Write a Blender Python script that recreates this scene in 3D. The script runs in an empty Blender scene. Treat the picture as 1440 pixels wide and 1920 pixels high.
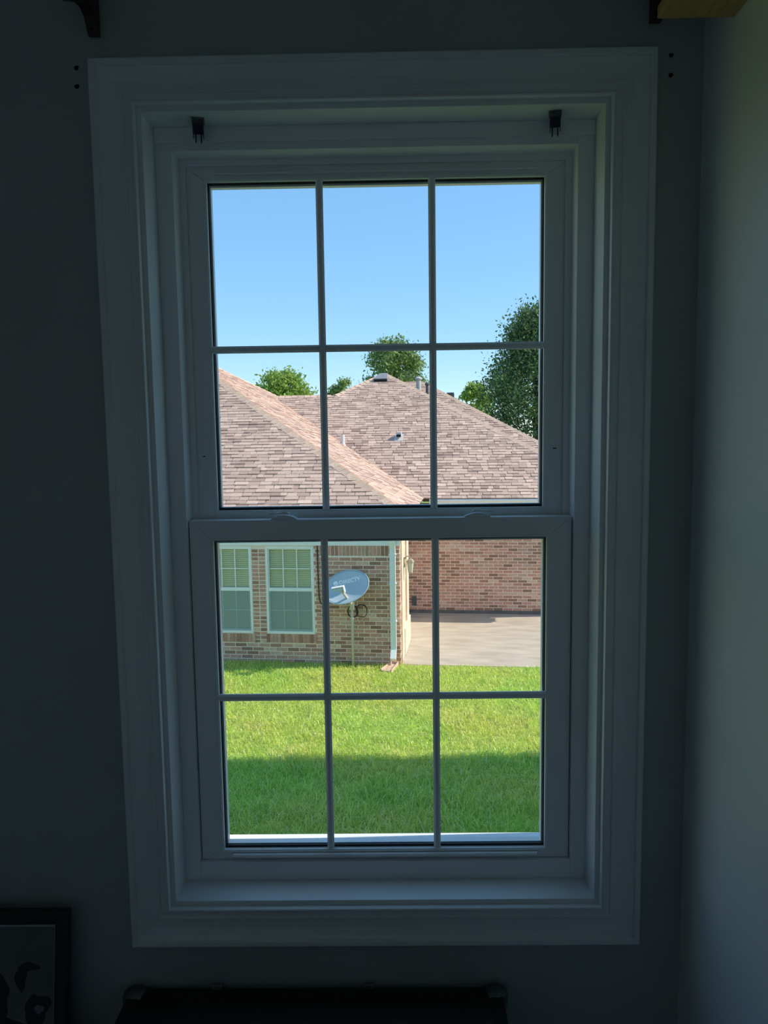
import bpy, bmesh, math, random
import numpy as np
from mathutils import Vector, Matrix, Euler

random.seed(7)
rng = np.random.default_rng(11)
SC = bpy.context.scene
COL = SC.collection
PI = math.pi
R = math.radians

# ------------------------------------------------------------------ camera
CAMP = Vector((0.0332, -1.6732, 4.75))
YAW, PIT, ROL = R(0.713), R(-5.675), R(0.811)
RM = Matrix.Rotation(YAW, 3, 'Z') @ Matrix.Rotation(PIT, 3, 'X') @ Matrix.Rotation(ROL, 3, 'Y')
cam = bpy.data.cameras.new('camera')
cam.sensor_fit = 'HORIZONTAL'
cam.sensor_width = 36.0
cam.lens = 36.0 * 1390.0 / 1440.0
cam.clip_start = 0.02
cam.clip_end = 500
co = bpy.data.objects.new('camera', cam)
COL.objects.link(co)
rt, fw, up = RM.col[0], RM.col[1], RM.col[2]
m4 = Matrix(((rt[0], up[0], -fw[0], CAMP[0]), (rt[1], up[1], -fw[1], CAMP[1]), (rt[2], up[2], -fw[2], CAMP[2]), (0, 0, 0, 1)))
co.matrix_world = m4
SC.camera = co

# ------------------------------------------------------------------ sky, sun, exposure
SUN_AZ, SUN_EL = R(2.0), R(40.5)          # azimuth from +X towards +Y
w = bpy.data.worlds.new('world')
SC.world = w
w.use_nodes = True
nt = w.node_tree
nt.nodes.clear()
sky = nt.nodes.new('ShaderNodeTexSky')
sky.sky_type = 'NISHITA'
sky.sun_disc = False
sky.sun_elevation = SUN_EL
sky.sun_rotation = PI / 2 - SUN_AZ
sky.altitude = 100
sky.air_density = 1.0
sky.dust_density = 0.0
sky.ozone_density = 2.0
hsv = nt.nodes.new('ShaderNodeHueSaturation')
hsv.inputs['Saturation'].default_value = 1.2
bg = nt.nodes.new('ShaderNodeBackground')
bg.inputs['Strength'].default_value = 0.225
wo = nt.nodes.new('ShaderNodeOutputWorld')
nt.links.new(sky.outputs[0], hsv.inputs['Color'])
hz = nt.nodes.new('ShaderNodeMix')                 # summer haze evens the blue out over the whole dome
hz.data_type = 'RGBA'
hz.inputs['Factor'].default_value = 0.55
hz.inputs['B'].default_value = (1.26, 2.72, 4.40, 1)
nt.links.new(hsv.outputs[0], hz.inputs['A'])
nt.links.new(hz.outputs['Result'], bg.inputs['Color'])
nt.links.new(bg.outputs[0], wo.inputs['Surface'])
sl = bpy.data.lights.new('sun', 'SUN')
sl.energy = 5.1
sl.angle = R(0.53)
sl.color = (1.0, 0.92, 0.78)
so = bpy.data.objects.new('sun', sl)
COL.objects.link(so)
sdir = Vector((math.cos(SUN_EL) * math.cos(SUN_AZ), math.cos(SUN_EL) * math.sin(SUN_AZ), math.sin(SUN_EL)))
so.rotation_euler = sdir.to_track_quat('Z', 'Y').to_euler()
so.location = (20, 5, 25)
SC.view_settings.view_transform = 'Standard'
SC.view_settings.look = 'None'
SC.view_settings.gamma = 1.0
SC.view_settings.use_curve_mapping = False
SC.view_settings.exposure = 0.0
SC.cycles.max_bounces = 14
SC.cycles.diffuse_bounces = 8
SC.cycles.transparent_max_bounces = 16
SC.cycles.use_denoising = True

# ------------------------------------------------------------------ materials
def mat(name, c1, c2=None, scale=6.0, rough=0.6, bump=0.0, bscale=60.0, metal=0.0, spec=0.5, stretch=(1, 1, 1), detail=4.0, lo=0.35, hi=0.65):
    m = bpy.data.materials.new(name)
    m.use_nodes = True
    n, l = m.node_tree.nodes, m.node_tree.links
    b = n['Principled BSDF']
    b.inputs['Roughness'].default_value = rough
    b.inputs['Metallic'].default_value = metal
    b.inputs['Specular IOR Level'].default_value = spec
    tc = n.new('ShaderNodeTexCoord')
    mp = n.new('ShaderNodeMapping')
    mp.inputs['Scale'].default_value = stretch
    l.new(tc.outputs['Object'], mp.inputs['Vector'])
    if c2 is None:
        c2 = tuple(x * 0.93 for x in c1)
    nz = n.new('ShaderNodeTexNoise')
    nz.inputs['Scale'].default_value = scale
    nz.inputs['Detail'].default_value = detail
    l.new(mp.outputs[0], nz.inputs['Vector'])
    cr = n.new('ShaderNodeValToRGB')
    cr.color_ramp.elements[0].position = lo
    cr.color_ramp.elements[1].position = hi
    cr.color_ramp.elements[0].color = (*c2, 1)
    cr.color_ramp.elements[1].color = (*c1, 1)
    l.new(nz.outputs['Fac'], cr.inputs['Fac'])
    l.new(cr.outputs['Color'], b.inputs['Base Color'])
    if bump > 0:
        nb = n.new('ShaderNodeTexNoise')
        nb.inputs['Scale'].default_value = bscale
        nb.inputs['Detail'].default_value = 3
        l.new(mp.outputs[0], nb.inputs['Vector'])
        bp = n.new('ShaderNodeBump')
        bp.inputs['Strength'].default_value = bump
        bp.inputs['Distance'].default_value = 0.01
        l.new(nb.outputs['Fac'], bp.inputs['Height'])
        l.new(bp.outputs[0], b.inputs['Normal'])
    return m

def piece_mat(name, stops, rough=0.85, spec=0.25, speck=0.12, sscale=120.0, translucent=0.0, patch=None, bump=0.15):
    """colour picked per piece: random of the object plus random of the loose island"""
    m = bpy.data.materials.new(name)
    m.use_nodes = True
    n, l = m.node_tree.nodes, m.node_tree.links
    b = n['Principled BSDF']
    b.inputs['Roughness'].default_value = rough
    b.inputs['Specular IOR Level'].default_value = spec
    oi = n.new('ShaderNodeObjectInfo')
    ge = n.new('ShaderNodeNewGeometry')
    ad = n.new('ShaderNodeMath'); ad.operation = 'ADD'
    l.new(oi.outputs['Random'], ad.inputs[0]); l.new(ge.outputs['Random Per Island'], ad.inputs[1])
    fr = n.new('ShaderNodeMath'); fr.operation = 'FRACT'
    l.new(ad.outputs[0], fr.inputs[0])
    cr = n.new('ShaderNodeValToRGB')
    cr.color_ramp.interpolation = 'LINEAR'
    while len(cr.color_ramp.elements) < len(stops):
        cr.color_ramp.elements.new(0.5)
    for e, (p, c) in zip(cr.color_ramp.elements, stops):
        e.position = p; e.color = (*c, 1)
    l.new(fr.outputs[0], cr.inputs['Fac'])
    tc = n.new('ShaderNodeTexCoord')
    nz = n.new('ShaderNodeTexNoise'); nz.inputs['Scale'].default_value = sscale; nz.inputs['Detail'].default_value = 2
    l.new(ge.outputs['Position'], nz.inputs['Vector'])
    mr = n.new('ShaderNodeMapRange')
    mr.inputs[1].default_value = 0.3; mr.inputs[2].default_value = 0.7
    mr.inputs[3].default_value = 1 - speck; mr.inputs[4].default_value = 1 + speck
    l.new(nz.outputs['Fac'], mr.inputs[0])
    mx = n.new('ShaderNodeMix'); mx.data_type = 'RGBA'; mx.blend_type = 'MULTIPLY'; mx.inputs['Factor'].default_value = 1.0
    l.new(cr.outputs['Color'], mx.inputs['A']); l.new(mr.outputs[0], mx.inputs['B'])
    out = mx.outputs['Result']
    if patch:
        nz2 = n.new('ShaderNodeTexNoise'); nz2.inputs['Scale'].default_value = patch[0]; nz2.inputs['Detail'].default_value = 3
        l.new(ge.outputs['Position'], nz2.inputs['Vector'])
        cr2 = n.new('ShaderNodeValToRGB')
        cr2.color_ramp.elements[0].position = patch[3]; cr2.color_ramp.elements[1].position = patch[4]
        cr2.color_ramp.elements[0].color = (*patch[1], 1); cr2.color_ramp.elements[1].color = (*patch[2], 1)
        l.new(nz2.outputs['Fac'], cr2.inputs['Fac'])
        mx2 = n.new('ShaderNodeMix'); mx2.data_type = 'RGBA'; mx2.blend_type = 'MULTIPLY'; mx2.inputs['Factor'].default_value = 1.0
        l.new(out, mx2.inputs['A']); l.new(cr2.outputs['Color'], mx2.inputs['B'])
        out = mx2.outputs['Result']
    l.new(out, b.inputs['Base Color'])
    if translucent > 0:
        tr = n.new('ShaderNodeBsdfTranslucent')
        l.new(out, tr.inputs['Color'])
        ms = n.new('ShaderNodeMixShader'); ms.inputs[0].default_value = translucent
        l.new(b.outputs[0], ms.inputs[1]); l.new(tr.outputs[0], ms.inputs[2])
        l.new(ms.outputs[0], n['Material Output'].inputs['Surface'])
    elif bump > 0:
        bp = n.new('ShaderNodeBump'); bp.inputs['Strength'].default_value = bump; bp.inputs['Distance'].default_value = 0.004
        l.new(nz.outputs['Fac'], bp.inputs['Height']); l.new(bp.outputs[0], b.inputs['Normal'])
    return m

def glass_mat(name, tint=(0.99, 0.995, 0.993), refl=0.06):
    m = bpy.data.materials.new(name)
    m.use_nodes = True
    n, l = m.node_tree.nodes, m.node_tree.links
    n.remove(n['Principled BSDF'])
    t = n.new('ShaderNodeBsdfTransparent'); t.inputs[0].default_value = (*tint, 1)
    g = n.new('ShaderNodeBsdfGlossy'); g.inputs['Roughness'].default_value = 0.02
    fr = n.new('ShaderNodeFresnel'); fr.inputs[0].default_value = 1.35
    mu = n.new('ShaderNodeMath'); mu.operation = 'MULTIPLY'; mu.inputs[1].default_value = refl / 0.06
    l.new(fr.outputs[0], mu.inputs[0])
    ge = n.new('ShaderNodeNewGeometry')                       # reflect at the outer faces only: no inner total reflection in a thin sheet
    iv = n.new('ShaderNodeMath'); iv.operation = 'SUBTRACT'; iv.inputs[0].default_value = 1.0
    l.new(ge.outputs['Backfacing'], iv.inputs[1])
    mu2 = n.new('ShaderNodeMath'); mu2.operation = 'MULTIPLY'
    l.new(mu.outputs[0], mu2.inputs[0]); l.new(iv.outputs[0], mu2.inputs[1])
    mu = mu2
    ms = n.new('ShaderNodeMixShader')
    l.new(mu.outputs[0], ms.inputs[0]); l.new(t.outputs[0], ms.inputs[1]); l.new(g.outputs[0], ms.inputs[2])
    l.new(ms.outputs[0], n['Material Output'].inputs['Surface'])
    return m

def screen_mat(name, col=(0.05, 0.06, 0.06), alpha=0.45):
    m = bpy.data.materials.new(name)
    m.use_nodes = True
    n, l = m.node_tree.nodes, m.node_tree.links
    n['Principled BSDF'].inputs['Base Color'].default_value = (*col, 1)
    n['Principled BSDF'].inputs['Roughness'].default_value = 0.6
    t = n.new('ShaderNodeBsdfTransparent')
    ms = n.new('ShaderNodeMixShader'); ms.inputs[0].default_value = alpha
    l.new(t.outputs[0], ms.inputs[1]); l.new(n['Principled BSDF'].outputs[0], ms.inputs[2])
    l.new(ms.outputs[0], n['Material Output'].inputs['Surface'])
    return m

def wood_mat(name, c1, c2, rough=0.5, axis=(1, 1, 1)):
    m = mat(name, c1, c2, scale=9, rough=rough, stretch=axis, detail=6, bump=0.1, bscale=40)
    return m

M = {}
M['vinyl'] = mat('white_vinyl', (0.87, 0.88, 0.89), (0.84, 0.85, 0.86), scale=3, rough=0.35)
M['trim_paint'] = mat('white_trim_paint', (0.80, 0.81, 0.82), (0.76, 0.77, 0.78), scale=4, rough=0.36)
for k_ in ('trim_paint',):                      # semi-gloss enamel
    b_ = M[k_].node_tree.nodes['Principled BSDF']; b_.inputs['IOR'].default_value = 1.6
    b_.inputs['Coat Weight'].default_value = 0.0
M['wall_paint'] = mat('grey_green_wall_paint_lit', (0.78, 0.80, 0.785), (0.74, 0.76, 0.745), scale=2, rough=0.42, bump=0.05, bscale=220)  # lightened copy of the wall paint, window light on the right wall put into colour
M['shaded_wall_paint'] = mat('grey_green_wall_paint_shaded', (0.42, 0.44, 0.43), (0.38, 0.40, 0.39), scale=2, rough=0.45, bump=0.05, bscale=220)  # same wall paint darkened, so the shade of the window wall is in the colour
M['ceiling'] = mat('ceiling_paint', (0.78, 0.78, 0.77), rough=0.9, bump=0.1, bscale=150)
M['floor'] = mat('pale_carpet', (0.44, 0.52, 0.60), (0.38, 0.46, 0.54), scale=60, rough=1.0, bump=0.4, bscale=300)
M['gasket'] = mat('black_gasket', (0.012, 0.014, 0.016), rough=0.5)
M['glass'] = glass_mat('window_glass')
M['steel'] = mat('dark_steel', (0.10, 0.12, 0.14), (0.05, 0.06, 0.07), scale=30, rough=0.3, metal=0.9)
M['hole'] = mat('hole_dark', (0.006, 0.006, 0.007), rough=0.9)
M['dark_wood'] = wood_mat('dark_red_brown_wood', (0.060, 0.026, 0.018), (0.030, 0.014, 0.010), axis=(1, 1, 4))
M['pine'] = wood_mat('yellow_pine', (0.52, 0.34, 0.13), (0.42, 0.26, 0.09), axis=(14, 1.2, 14))
M['trunk'] = mat('black_trunk_covering', (0.010, 0.009, 0.009), (0.006, 0.006, 0.006), scale=30, rough=0.55, bump=0.2, bscale=200)
M['trunk_metal'] = mat('dull_trunk_metal', (0.22, 0.23, 0.23), (0.14, 0.15, 0.15), scale=40, rough=0.45, metal=0.7)
M['black_frame'] = mat('black_frame_paint', (0.010, 0.010, 0.011), rough=0.4)
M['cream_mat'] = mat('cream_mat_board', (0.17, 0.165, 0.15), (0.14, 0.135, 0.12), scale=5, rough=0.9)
M['grey_lip'] = mat('grey_inner_lip', (0.42, 0.43, 0.44), rough=0.5)
M['print'] = mat('dark_print_ink', (0.035, 0.035, 0.04), (0.010, 0.010, 0.013), scale=14, rough=0.8)
M['print_pale'] = mat('pale_print_ink', (0.20, 0.20, 0.24), (0.12, 0.12, 0.15), scale=18, rough=0.8)
# outdoors
M['mortar'] = mat('brick_mortar', (0.92, 0.77, 0.64), (0.87, 0.72, 0.60), scale=9, rough=0.95, bump=0.3, bscale=90)
M['brick'] = piece_mat('brown_brick', [(0.0, (0.31, 0.165, 0.118)), (0.25, (0.52, 0.272, 0.195)), (0.55, (0.64, 0.335, 0.255)), (0.8, (0.54, 0.315, 0.235)), (0.93, (0.72, 0.49, 0.38)), (1.0, (0.27, 0.16, 0.122))], speck=0.2, sscale=35)
M['shingle'] = piece_mat('brown_shingle', [(0.0, (0.39, 0.25, 0.20)), (0.25, (0.56, 0.38, 0.30)), (0.55, (0.68, 0.475, 0.365)), (0.8, (0.485, 0.33, 0.265)), (1.0, (0.78, 0.55, 0.42))], speck=0.22, sscale=55)
M['siding'] = mat('white_siding', (0.86, 0.86, 0.84), (0.82, 0.82, 0.80), scale=4, rough=0.6)
M['deck'] = mat('roof_underlay', (0.10, 0.075, 0.065), rough=0.95)
M['cap'] = piece_mat('ridge_cap_shingle', [(0.0, (0.66, 0.455, 0.33)), (0.5, (0.76, 0.53, 0.385)), (1.0, (0.60, 0.41, 0.30))], speck=0.2, sscale=50)
M['white_metal'] = mat('white_painted_metal', (0.88, 0.89, 0.88), (0.83, 0.84, 0.83), scale=5, rough=0.4)
M['fascia'] = mat('cream_fascia', (0.72, 0.70, 0.62), (0.65, 0.63, 0.55), scale=5, rough=0.5)
M['cream'] = mat('cream_painted_board', (0.74, 0.66, 0.52), (0.66, 0.58, 0.45), scale=6, rough=0.6)
M['concrete'] = mat('worn_concrete', (0.56, 0.475, 0.375), (0.43, 0.36, 0.285), scale=2.2, rough=0.95, bump=0.25, bscale=70, detail=9, stretch=(0.6, 1.8, 1))
M['foundation'] = mat('grey_foundation', (0.19, 0.18, 0.17), (0.13, 0.125, 0.12), scale=5, rough=0.95)
M['soil'] = mat('lawn_soil', (0.42, 0.50, 0.09), (0.26, 0.31, 0.07), scale=2.5, rough=1.0, bump=0.4, bscale=30, detail=8)
M['grass'] = piece_mat('grass_blade', [(0.0, (0.42, 0.60, 0.115)), (0.3, (0.60, 0.76, 0.135)), (0.65, (0.74, 0.82, 0.18)), (0.86, (0.86, 0.84, 0.28)), (1.0, (0.92, 0.84, 0.50))], rough=0.38, spec=0.7, speck=0.08, sscale=9, translucent=0.45, patch=(0.55, (0.86, 1.02, 0.88), (1.12, 1.0, 1.05), 0.38, 0.62))
M['leaf_dark'] = piece_mat('dark_leaf', [(0.0, (0.06, 0.12, 0.055)), (0.6, (0.13, 0.21, 0.085)), (1.0, (0.28, 0.38, 0.13))], rough=0.5, translucent=0.25, speck=0.1)
M['leaf_mid'] = piece_mat('mid_leaf', [(0.0, (0.13, 0.22, 0.07)), (0.6, (0.25, 0.36, 0.11)), (1.0, (0.40, 0.48, 0.16))], rough=0.5, translucent=0.3, speck=0.1)
M['leaf_light'] = piece_mat('light_leaf', [(0.0, (0.20, 0.32, 0.06)), (0.6, (0.34, 0.48, 0.10)), (1.0, (0.50, 0.58, 0.16))], rough=0.5, translucent=0.35, speck=0.1)
M['bark'] = mat('bark', (0.10, 0.075, 0.055), (0.05, 0.04, 0.03), scale=8, rough=0.95, bump=0.5, bscale=25, stretch=(1, 1, 0.2))
M['blind'] = mat('cream_blind_slat', (0.90, 0.87, 0.58), (0.85, 0.82, 0.54), scale=4, rough=0.6)
M['house_glass'] = glass_mat('house_window_glass', (0.96, 0.98, 0.95), 0.09)
M['screen'] = screen_mat('insect_screen', (0.36, 0.48, 0.49), 0.34)
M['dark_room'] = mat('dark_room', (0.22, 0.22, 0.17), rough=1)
M['dish'] = mat('grey_dish_paint', (0.47, 0.57, 0.65), (0.44, 0.54, 0.62), scale=3, rough=0.5)
M['dish_print'] = mat('pale_dish_lettering', (0.93, 0.95, 0.96), (0.90, 0.92, 0.93), rough=0.6)
M['galv'] = mat('galvanised_pipe', (0.62, 0.60, 0.54), (0.52, 0.50, 0.45), scale=12, rough=0.5)
M['cable'] = mat('black_cable', (0.02, 0.02, 0.02), rough=0.6)
M['lantern'] = mat('weathered_lantern_metal', (0.42, 0.37, 0.28), (0.30, 0.26, 0.20), scale=25, rough=0.6)
M['lantern_glass'] = mat('frosted_lantern_glass', (0.68, 0.66, 0.58), rough=0.3)
M['splash'] = mat('pink_concrete_block', (0.80, 0.54, 0.42), (0.70, 0.46, 0.36), scale=10, rough=0.95, bump=0.3, bscale=80)
M['vent_dark'] = mat('dark_vent_metal', (0.11, 0.11, 0.12), (0.08, 0.08, 0.09), scale=8, rough=0.5)
M['vent_white'] = mat('pale_vent_metal', (0.62, 0.60, 0.58), (0.52, 0.50, 0.48), scale=8, rough=0.5)
M['vent_grey'] = mat('grey_vent_metal', (0.30, 0.29, 0.29), (0.24, 0.23, 0.23), scale=8, rough=0.5)
M['pvc'] = mat('white_pvc', (0.74, 0.72, 0.68), rough=0.5)

# ------------------------------------------------------------------ mesh helpers
class MB:
    def __init__(s):
        s.v = []; s.f = []
    def add(s, vs, fs):
        k = len(s.v); s.v += [tuple(p) for p in vs]; s.f += [tuple(i + k for i in f) for f in fs]; return s
    def box(s, x0, x1, y0, y1, z0, z1):
        return s.add([(x0, y0, z0), (x1, y0, z0), (x1, y1, z0), (x0, y1, z0), (x0, y0, z1), (x1, y0, z1), (x1, y1, z1), (x0, y1, z1)],
                     [(0, 3, 2, 1), (4, 5, 6, 7), (0, 1, 5, 4), (1, 2, 6, 5), (2, 3, 7, 6), (3, 0, 4, 7)])
    def prism(s, base, top):
        n = len(base)
        return s.add(list(base) + list(top), [tuple(reversed(range(n))), tuple(range(n, 2 * n))] + [(i, (i + 1) % n, n + (i + 1) % n, n + i) for i in range(n)])
    def tube(s, pts, rad, n=10, cap=True):
        pts = [Vector(p) for p in pts]
        rs = rad if isinstance(rad, (list, tuple)) else [rad] * len(pts)
        k = len(s.v); prev = None
        for i, p in enumerate(pts):
            t = (pts[min(i + 1, len(pts) - 1)] - pts[max(i - 1, 0)]).normalized()
            if prev is None:
                a = Vector((0, 0, 1)) if abs(t.z) < 0.9 else Vector((1, 0, 0))
                u = t.cross(a).normalized()
            else:
                u = (prev - t * prev.dot(t)).normalized()
            prev = u; vv = t.cross(u)
            for j in range(n):
                a = 2 * PI * j / n
                s.v.append(tuple(p + (u * math.cos(a) + vv * math.sin(a)) * rs[i]))
        for i in range(len(pts) - 1):
            for j in range(n):
                s.f.append((k + i * n + j, k + i * n + (j + 1) % n, k + (i + 1) * n + (j + 1) % n, k + (i + 1) * n + j))
        if cap:
            s.f.append(tuple(k + j for j in reversed(range(n))))
            e = k + (len(pts) - 1) * n
            s.f.append(tuple(e + j for j in range(n)))
        return s
    def lathe(s, prof, c=(0, 0, 0), n=16):
        k = len(s.v)
        for r, z in prof:
            for j in range(n):
                a = 2 * PI * j / n
                s.v.append((c[0] + r * math.cos(a), c[1] + r * math.sin(a), c[2] + z))
        for i in range(len(prof) - 1):
            for j in range(n):
                s.f.append((k + i * n + j, k + i * n + (j + 1) % n, k + (i + 1) * n + (j + 1) % n, k + (i + 1) * n + j))
        s.f.append(tuple(k + j for j in reversed(range(n))))
        e = k + (len(prof) - 1) * n
        s.f.append(tuple(e + j for j in range(n)))
        return s
    def mesh(s, name, m):
        me = bpy.data.meshes.new(name)
        me.from_pydata(s.v, [], s.f)
        me.materials.append(m)
        me.validate()
        return me
    def build(s, name, m, parent=None, bevel=0.0, smooth=False, seg=2):
        me = s.mesh(name, m)
        if bevel > 0 or smooth:
            bm = bmesh.new(); bm.from_mesh(me)
            bmesh.ops.recalc_face_normals(bm, faces=bm.faces)
            if bevel > 0:
                ed = [e for e in bm.edges if len(e.link_faces) == 2 and e.calc_face_angle(0) > 0.5]
                bmesh.ops.bevel(bm, geom=ed, offset=bevel, segments=seg, affect='EDGES', profile=0.7)
            bm.to_mesh(me); bm.free()
        if smooth:
            for p in me.polygons: p.use_smooth = True
        return obj(name, me, parent)

def obj(name, data, parent=None):
    o = bpy.data.objects.new(name, data)
    COL.objects.link(o)
    if parent is not None:
        o.parent = parent
    return o

def empty(name, loc=(0, 0, 0), rz=0.0, parent=None):
    o = bpy.data.objects.new(name, None)
    o.empty_display_size = 0.1
    COL.objects.link(o)
    o.location = loc; o.rotation_euler = (0, 0, rz)
    if parent is not None: o.parent = parent
    return o

def tag(o, label=None, cat=None, group=None, kind=None):
    if label: o['label'] = label
    if cat: o['category'] = cat
    if group: o['group'] = group
    if kind: o['kind'] = kind
    return o

def bx(name, m, parent, x0, x1, y0, y1, z0, z1, bevel=0.0):
    """a box whose object origin sits at the box centre"""
    cx, cy, cz = (x0 + x1) / 2, (y0 + y1) / 2, (z0 + z1) / 2
    o = MB().box(x0 - cx, x1 - cx, y0 - cy, y1 - cy, z0 - cz, z1 - cz).build(name, m, parent, bevel)
    o.location = (cx, cy, cz)
    return o

def ring(mb, x0, x1, z0, z1, wl, wr, wb, wt, y0, y1):
    """rectangular frame of four bars"""
    mb.box(x0, x0 + wl, y0, y1, z0, z1); mb.box(x1 - wr, x1, y0, y1, z0, z1)
    mb.box(x0 + wl, x1 - wr, y0, y1, z0, z0 + wb); mb.box(x0 + wl, x1 - wr, y0, y1, z1 - wt, z1)
    return mb

# ------------------------------------------------------------------ the room
Z0 = 4.552
FL, CE = 3.05, 5.95
XR, XL, YB = 0.707, -1.9, -4.4
OX, OB, OT = 0.515, Z0 - 0.916, Z0 + 0.921          # rough opening
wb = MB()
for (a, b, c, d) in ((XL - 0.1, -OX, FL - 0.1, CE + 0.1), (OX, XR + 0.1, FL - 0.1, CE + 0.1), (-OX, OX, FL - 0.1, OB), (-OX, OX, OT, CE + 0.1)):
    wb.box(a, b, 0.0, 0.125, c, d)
wall_back = tag(wb.build('wall_back', M['shaded_wall_paint']), 'grey green painted wall around the window, shade put into its colour', None, None, 'structure')
FILL_W = (-4.18, -3.22, FL + 0.92, FL + 2.00)          # unseen opening added in the right wall behind the camera for fill light
wrm = MB()
for (a, b, c, d) in ((YB, FILL_W[0], FL, CE), (FILL_W[1], 0.0, FL, CE), (FILL_W[0], FILL_W[1], FL, FILL_W[2]), (FILL_W[0], FILL_W[1], FILL_W[3], CE)):
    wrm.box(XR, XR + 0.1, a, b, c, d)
wr = tag(wrm.build('wall_right', M['wall_paint']), 'grey green painted side wall, window light put into its colour', None, None, 'structure')
w2m = MB(); ring(w2m, FILL_W[0], FILL_W[1], FILL_W[2], FILL_W[3], 0.05, 0.05, 0.05, 0.05, 0.02, 0.08)
w2m.box((FILL_W[0] + FILL_W[1]) / 2 - 0.01, (FILL_W[0] + FILL_W[1]) / 2 + 0.01, 0.04, 0.06, FILL_W[2] + 0.05, FILL_W[3] - 0.05)
w2m.box(FILL_W[0] + 0.05, FILL_W[1] - 0.05, 0.03, 0.07, (FILL_W[2] + FILL_W[3]) / 2 - 0.025, (FILL_W[2] + FILL_W[3]) / 2 + 0.025)
w2m.v = [(XR + y, x, z) for (x, y, z) in w2m.v]
fill_win = tag(empty('added_fill_window', (0, 0, 0)), 'unseen window added behind the camera for fill light', None, None, 'structure')
w2m.build('frame', M['vinyl'], fill_win)
for (z0_, z1_) in ((FILL_W[2] + 0.051, (FILL_W[2] + FILL_W[3]) / 2 - 0.026), ((FILL_W[2] + FILL_W[3]) / 2 + 0.026, FILL_W[3] - 0.051)):
    bx('pane', M['glass'], fill_win, XR + 0.046, XR + 0.05, FILL_W[0] + 0.051, (FILL_W[0] + FILL_W[1]) / 2 - 0.011, z0_, z1_)
    bx('pane', M['glass'], fill_win, XR + 0.046, XR + 0.05, (FILL_W[0] + FILL_W[1]) / 2 + 0.011, FILL_W[1] - 0.051, z0_, z1_)
tag(bx('wall_left', M['wall_paint'], None, XL - 0.1, XL, YB, 0.0, FL, CE), None, None, None, 'structure')
tag(bx('wall_near', M['wall_paint'], None, XL - 0.1, XR + 0.1, YB - 0.1, YB, FL - 0.1, CE + 0.1), None, None, None, 'structure')
tag(bx('floor', M['floor'], None, XL, XR, YB, 0.0, FL - 0.1, FL), None, None, None, 'structure')
tag(bx('ceiling', M['ceiling'], None, XL, XR, YB, 0.0, CE, CE + 0.1), None, None, None, 'structure')
bb = MB(); bb.box(XL, XR, -0.015, 0.0, FL, FL + 0.11)
tag(bb.build('baseboard_back', M['trim_paint'], None, 0.003), None, None, None, 'structure')
bb = MB(); bb.box(XR - 0.015, XR, YB, -0.016, FL, FL + 0.11)
tag(bb.build('baseboard_right', M['trim_paint'], None, 0.003), None, None, None, 'structure')
# screw holes left in the wall: a ragged rim and a dark bore
for (hx, hz) in ((-0.635, 5.551), (-0.636, 5.513), (0.637, 5.552), (0.637, 5.512)):
    h = MB()
    pts = [(0.0052 * (1 + 0.15 * math.sin(3 * a + hx * 40)) * math.cos(a), 0.0052 * (1 + 0.12 * math.cos(2 * a + hz)) * math.sin(a)) for a in [2 * PI * i / 12 for i in range(12)]]
    h.prism([(p[0], -0.0012, p[1]) for p in pts], [(p[0] * 0.8, -0.0002, p[1] * 0.8) for p in pts])
    o = h.build('screw_hole', M['hole'], wall_back); o.location = (hx, 0, hz)

# ------------------------------------------------------------------ casing
casing = tag(empty('trim_1', (0, 0, Z0)), 'white moulded window casing with mitred corners', None, None, 'structure')
# profile: distance outward from the jamb edge, height proud of the wall
CP = [(0.0115, 0.0), (0.0115, 0.010), (0.0135, 0.0145), (0.0165, 0.0155), (0.0192, 0.0140), (0.0205, 0.0095), (0.0335, 0.0095), (0.0345, 0.0125), (0.0365, 0.0130), (0.045, 0.0110), (0.060, 0.0105), (0.076, 0.0130), (0.0885, 0.0160), (0.0890, 0.0205), (0.0910, 0.0225), (0.1010, 0.0225), (0.1035, 0.0205), (0.1040, 0.0)]
JX, JB, JT = 0.5, -0.9007, 0.9061
def casing_board(side):
    mb = MB(); n = len(CP)
    def pt(wd, h, end):
        if side == 'L': return (-JX - wd, -h, (JT + wd) if end else (JB - wd))
        if side == 'R': return (JX + wd, -h, (JB - wd) if end else (JT + wd))
        if side == 'T': return ((JX + wd) if end else (-JX - wd), -h, JT + wd)
        return ((-JX - wd) if end else (JX + wd), -h, JB - wd)
    a = [pt(wd, h, 0) for wd, h in CP]; b = [pt(wd, h, 1) for wd, h in CP]
    mb.v = a + b
    mb.f = [(i, (i + 1) % n, n + (i + 1) % n, n + i) for i in range(n)] + [tuple(range(n)), tuple(reversed(range(n, 2 * n)))]
    o = mb.build('casing_board', M['trim_paint'], casing, 0, False)
    bm = bmesh.new(); bm.from_mesh(o.data); bmesh.ops.recalc_face_normals(bm, faces=bm.faces); bm.to_mesh(o.data); bm.free()
    return o
for sd in 'LRTB': casing_board(sd)

# ------------------------------------------------------------------ the window
win = tag(empty('window_1', (0, 0, Z0)), 'white vinyl double hung window with six over six grid', None, None, 'structure')
D1, D2, D3 = 0.0847, 0.1401, 0.0967
for nm, a in (('jamb_board', (-0.513, -JX, 0.0, D1 + 0.03, JB - 0.013, JT + 0.013)), ('jamb_board', (JX, 0.513, 0.0, D1 + 0.03, JB - 0.013, JT + 0.013)),
              ('head_board', (-JX, JX, 0.0, D1 + 0.03, JT, JT + 0.013)), ('sill_board', (-JX, JX, 0.0, D1 + 0.03, JB - 0.013, JB))):
    bx(nm, M['trim_paint'], win, *a, bevel=0.0015)
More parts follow.
